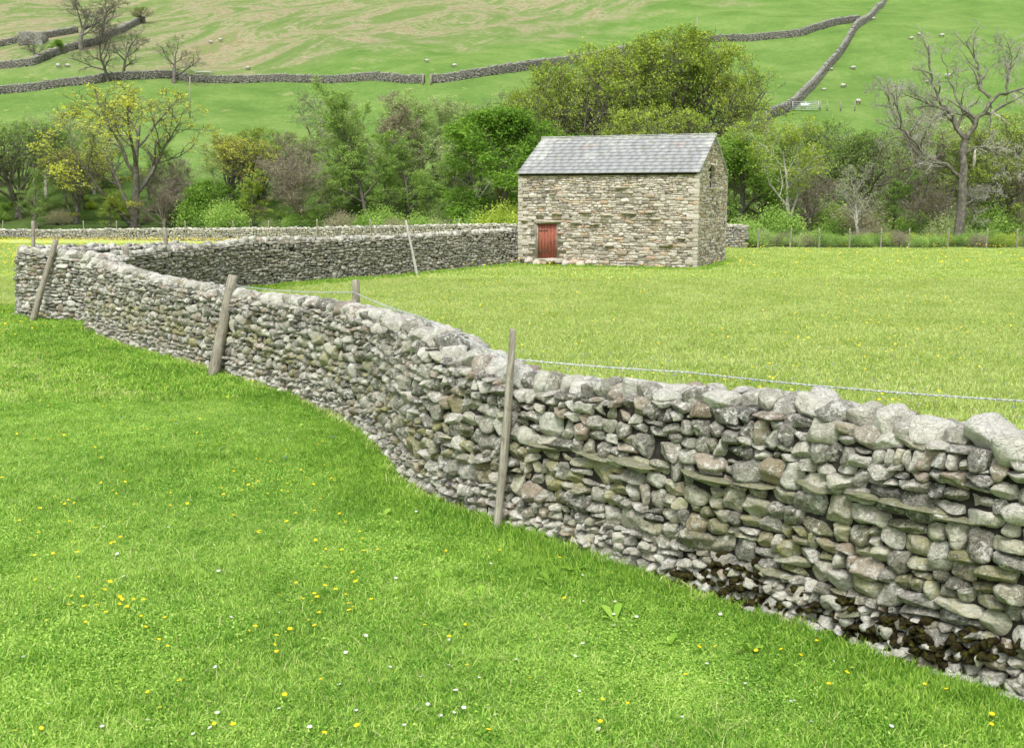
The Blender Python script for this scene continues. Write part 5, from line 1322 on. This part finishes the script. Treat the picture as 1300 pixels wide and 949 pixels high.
def scatter_px(n, region):
    out = []
    while len(out) < n:
        px = rnd.uniform(-10, 1310); py = rnd.uniform(400, 949)
        if region(px, py):
            g = hit(px, py)
            if side_front(np.array([g.x]), np.array([g.y]))[0] and dist_to(np.array([g.x]), np.array([g.y]), NQ)[0] > .25: out.append((g.x, g.y))
    return out
cl_ = [(350, 600), (330, 590), (100, 560), (60, 520), (120, 590), (30, 550), (380, 610), (280, 575), (150, 780), (420, 690), (180, 550), (240, 520), (70, 540), (90, 680), (400, 800)]
def dens(px, py): 
    d = min((px-a)**2+((py-b)*1.3)**2 for a, b in cl_); return rnd.random() < (.8*math.exp(-d/2600)+.12*(1 if py < 700 else .55))
for x_, y_ in scatter_px(260, dens): plant('buttercup', bc, x_, y_, rnd.uniform(.8, 1.25), 'small yellow buttercup in the short turf before the near wall', 'flower', 'buttercups in the near turf')
for x_, y_ in scatter_px(75, lambda px, py: rnd.random() < (.3 if py > 640 else .08)): plant('daisy', dz, x_, y_, rnd.uniform(.8, 1.3), 'tiny white daisy in the short turf before the near wall', 'flower', 'daisies in the near turf')
for x_, y_ in scatter_px(9, lambda px, py: py < 600): plant('speedwell', bb, x_, y_, 1.0, 'tiny blue flower in the short turf before the near wall', 'flower', 'blue flowers in the near turf')
def stuff_flowers(name, data, n, y0, y1, label, smin, smax, cond=None):
    o1 = bpy.data.objects.new('p', data[0]); o2 = None
    x, y = frustum_pts(n, y0, y1, margin=.02)
    ok = (~side_front(x, y)) | (y > 22); ok &= ~in_barn(x, y)
    if cond is not None: ok &= cond(x, y)
    x, y = x[ok], y[ok]; s_ = rng.uniform(smin, smax, len(x))
    instancer(name, [o1], np.column_stack([x, y, ground(x, y)+rng.uniform(.04, .12, len(x))]), rots(len(x), .3), np.column_stack([s_]*3), np.zeros(len(x), int), label, cat='flowers')
clump = lambda x, y: rng.random(len(x)) < .15+.85*np.clip(np.sin(x*.8+y*.3)*np.sin(y*.5+x*.13)+.3, 0, 1)
stuff_flowers('meadow_buttercups', bc, 6500, 8, 46, 'yellow buttercups spread through the meadow behind the near wall', 1.0, 1.7, clump)
stuff_flowers('far_buttercups', bc, 11000, 44, 96, 'yellow buttercups massed at the far edge of the meadow', 2.0, 3.4, lambda x, y: (rng.random(len(x)) < np.where(x < -8, .95, .45)) & ~((x > 9) & (y > 67)))
stuff_flowers('meadow_bluebells', bb, 400, 8, 20, 'scattered small blue flowers in the meadow behind the near wall', .9, 1.4)
# broad leaved weeds by the wall foot
def dock(seed):
    r_ = random.Random(seed); mb = MB()
    for i in range(r_.randint(5, 9)):
        a = r_.uniform(0, 6.28); L = r_.uniform(.09, .18); w = L*.22; up = r_.uniform(.3, .9); c, s_ = math.cos(a), math.sin(a); V = []
        for k, (t, ww) in enumerate(((0, .15), (.3, .8), (.6, 1), (.85, .6), (1, .05))):
            z = L*up*math.sin(t*1.9); V += [(c*L*t-s_*w*ww, s_*L*t+c*w*ww, z+.006), (c*L*t+s_*w*ww, s_*L*t-c*w*ww, z+.006)]
        mb.add(V, q=[[2*k, 2*k+1, 2*k+3, 2*k+2] for k in range(4)], c=(r_.uniform(.2, .8), 0, 0, 1))
    return mb.build('leaf_rosette', M['grass_lush'], None, smooth=True, link=False).data
DK = [dock(i) for i in range(4)]
for px, py in [(505, 640), (520, 700), (545, 660), (400, 595), (470, 610), (590, 700), (640, 720), (700, 745), (780, 790), (850, 820), (560, 740), (485, 660), (430, 570), (950, 830), (730, 730), (1020, 850), (330, 520), (610, 760), (380, 545), (515, 622)]:
    g = hit(px, py); o = bpy.data.objects.new('dock_plant', DK[rnd.randrange(4)]); COL.objects.link(o); o.location = g; s_ = rnd.uniform(.45, .8); o.scale = (s_,)*3; o.rotation_euler = (0, 0, rnd.uniform(0, 6.28))
    tag(o, 'low broad leaved weed in the lush grass near the foot of the near wall', 'weed', 'broad leaved weeds near the wall foot')

# =================================================================== WORLD, LIGHT, CAMERA
w = bpy.data.worlds.new('World'); scene.world = w; w.use_nodes = True
nt = w.node_tree; nt.nodes.clear(); sky = nt.nodes.new('ShaderNodeTexSky'); sky.sky_type = 'NISHITA'; sky.sun_disc = False
EL, AZ = R(58), R(190)                                         # sun behind the camera, high, veiled by thin cloud
sky.sun_elevation = EL; sky.sun_rotation = AZ; sky.air_density = 1.6; sky.dust_density = 4.0; sky.ozone_density = .6
hs = nt.nodes.new('ShaderNodeHueSaturation'); hs.inputs['Saturation'].default_value = .35; hs.inputs['Value'].default_value = 1.15
bg = nt.nodes.new('ShaderNodeBackground'); bg.inputs['Strength'].default_value = .15; wo = nt.nodes.new('ShaderNodeOutputWorld')
nt.links.new(sky.outputs[0], hs.inputs['Color']); nt.links.new(hs.outputs[0], bg.inputs[0]); nt.links.new(bg.outputs[0], wo.inputs[0])
sd = bpy.data.lights.new('sun', 'SUN'); sd.energy = 3.0; sd.angle = R(22); sd.color = (1.0, .975, .93)
so = bpy.data.objects.new('sun', sd); COL.objects.link(so)
dirv = Vector((math.sin(AZ)*math.cos(EL), math.cos(AZ)*math.cos(EL), math.sin(EL)))
so.rotation_mode = 'QUATERNION'; so.rotation_quaternion = dirv.to_track_quat('Z', 'Y')
cd = bpy.data.cameras.new('camera'); co = bpy.data.objects.new('camera', cd); COL.objects.link(co); scene.camera = co
cd.sensor_width = 36; cd.lens = 36*F/CW; cd.clip_end = 2000; cd.clip_start = .05
co.location = (0, 0, CAMZ); co.rotation_euler = (R(90)-TH, 0, 0)
scene.view_settings.view_transform = 'Standard'; scene.view_settings.look = 'None'; scene.view_settings.exposure = 0
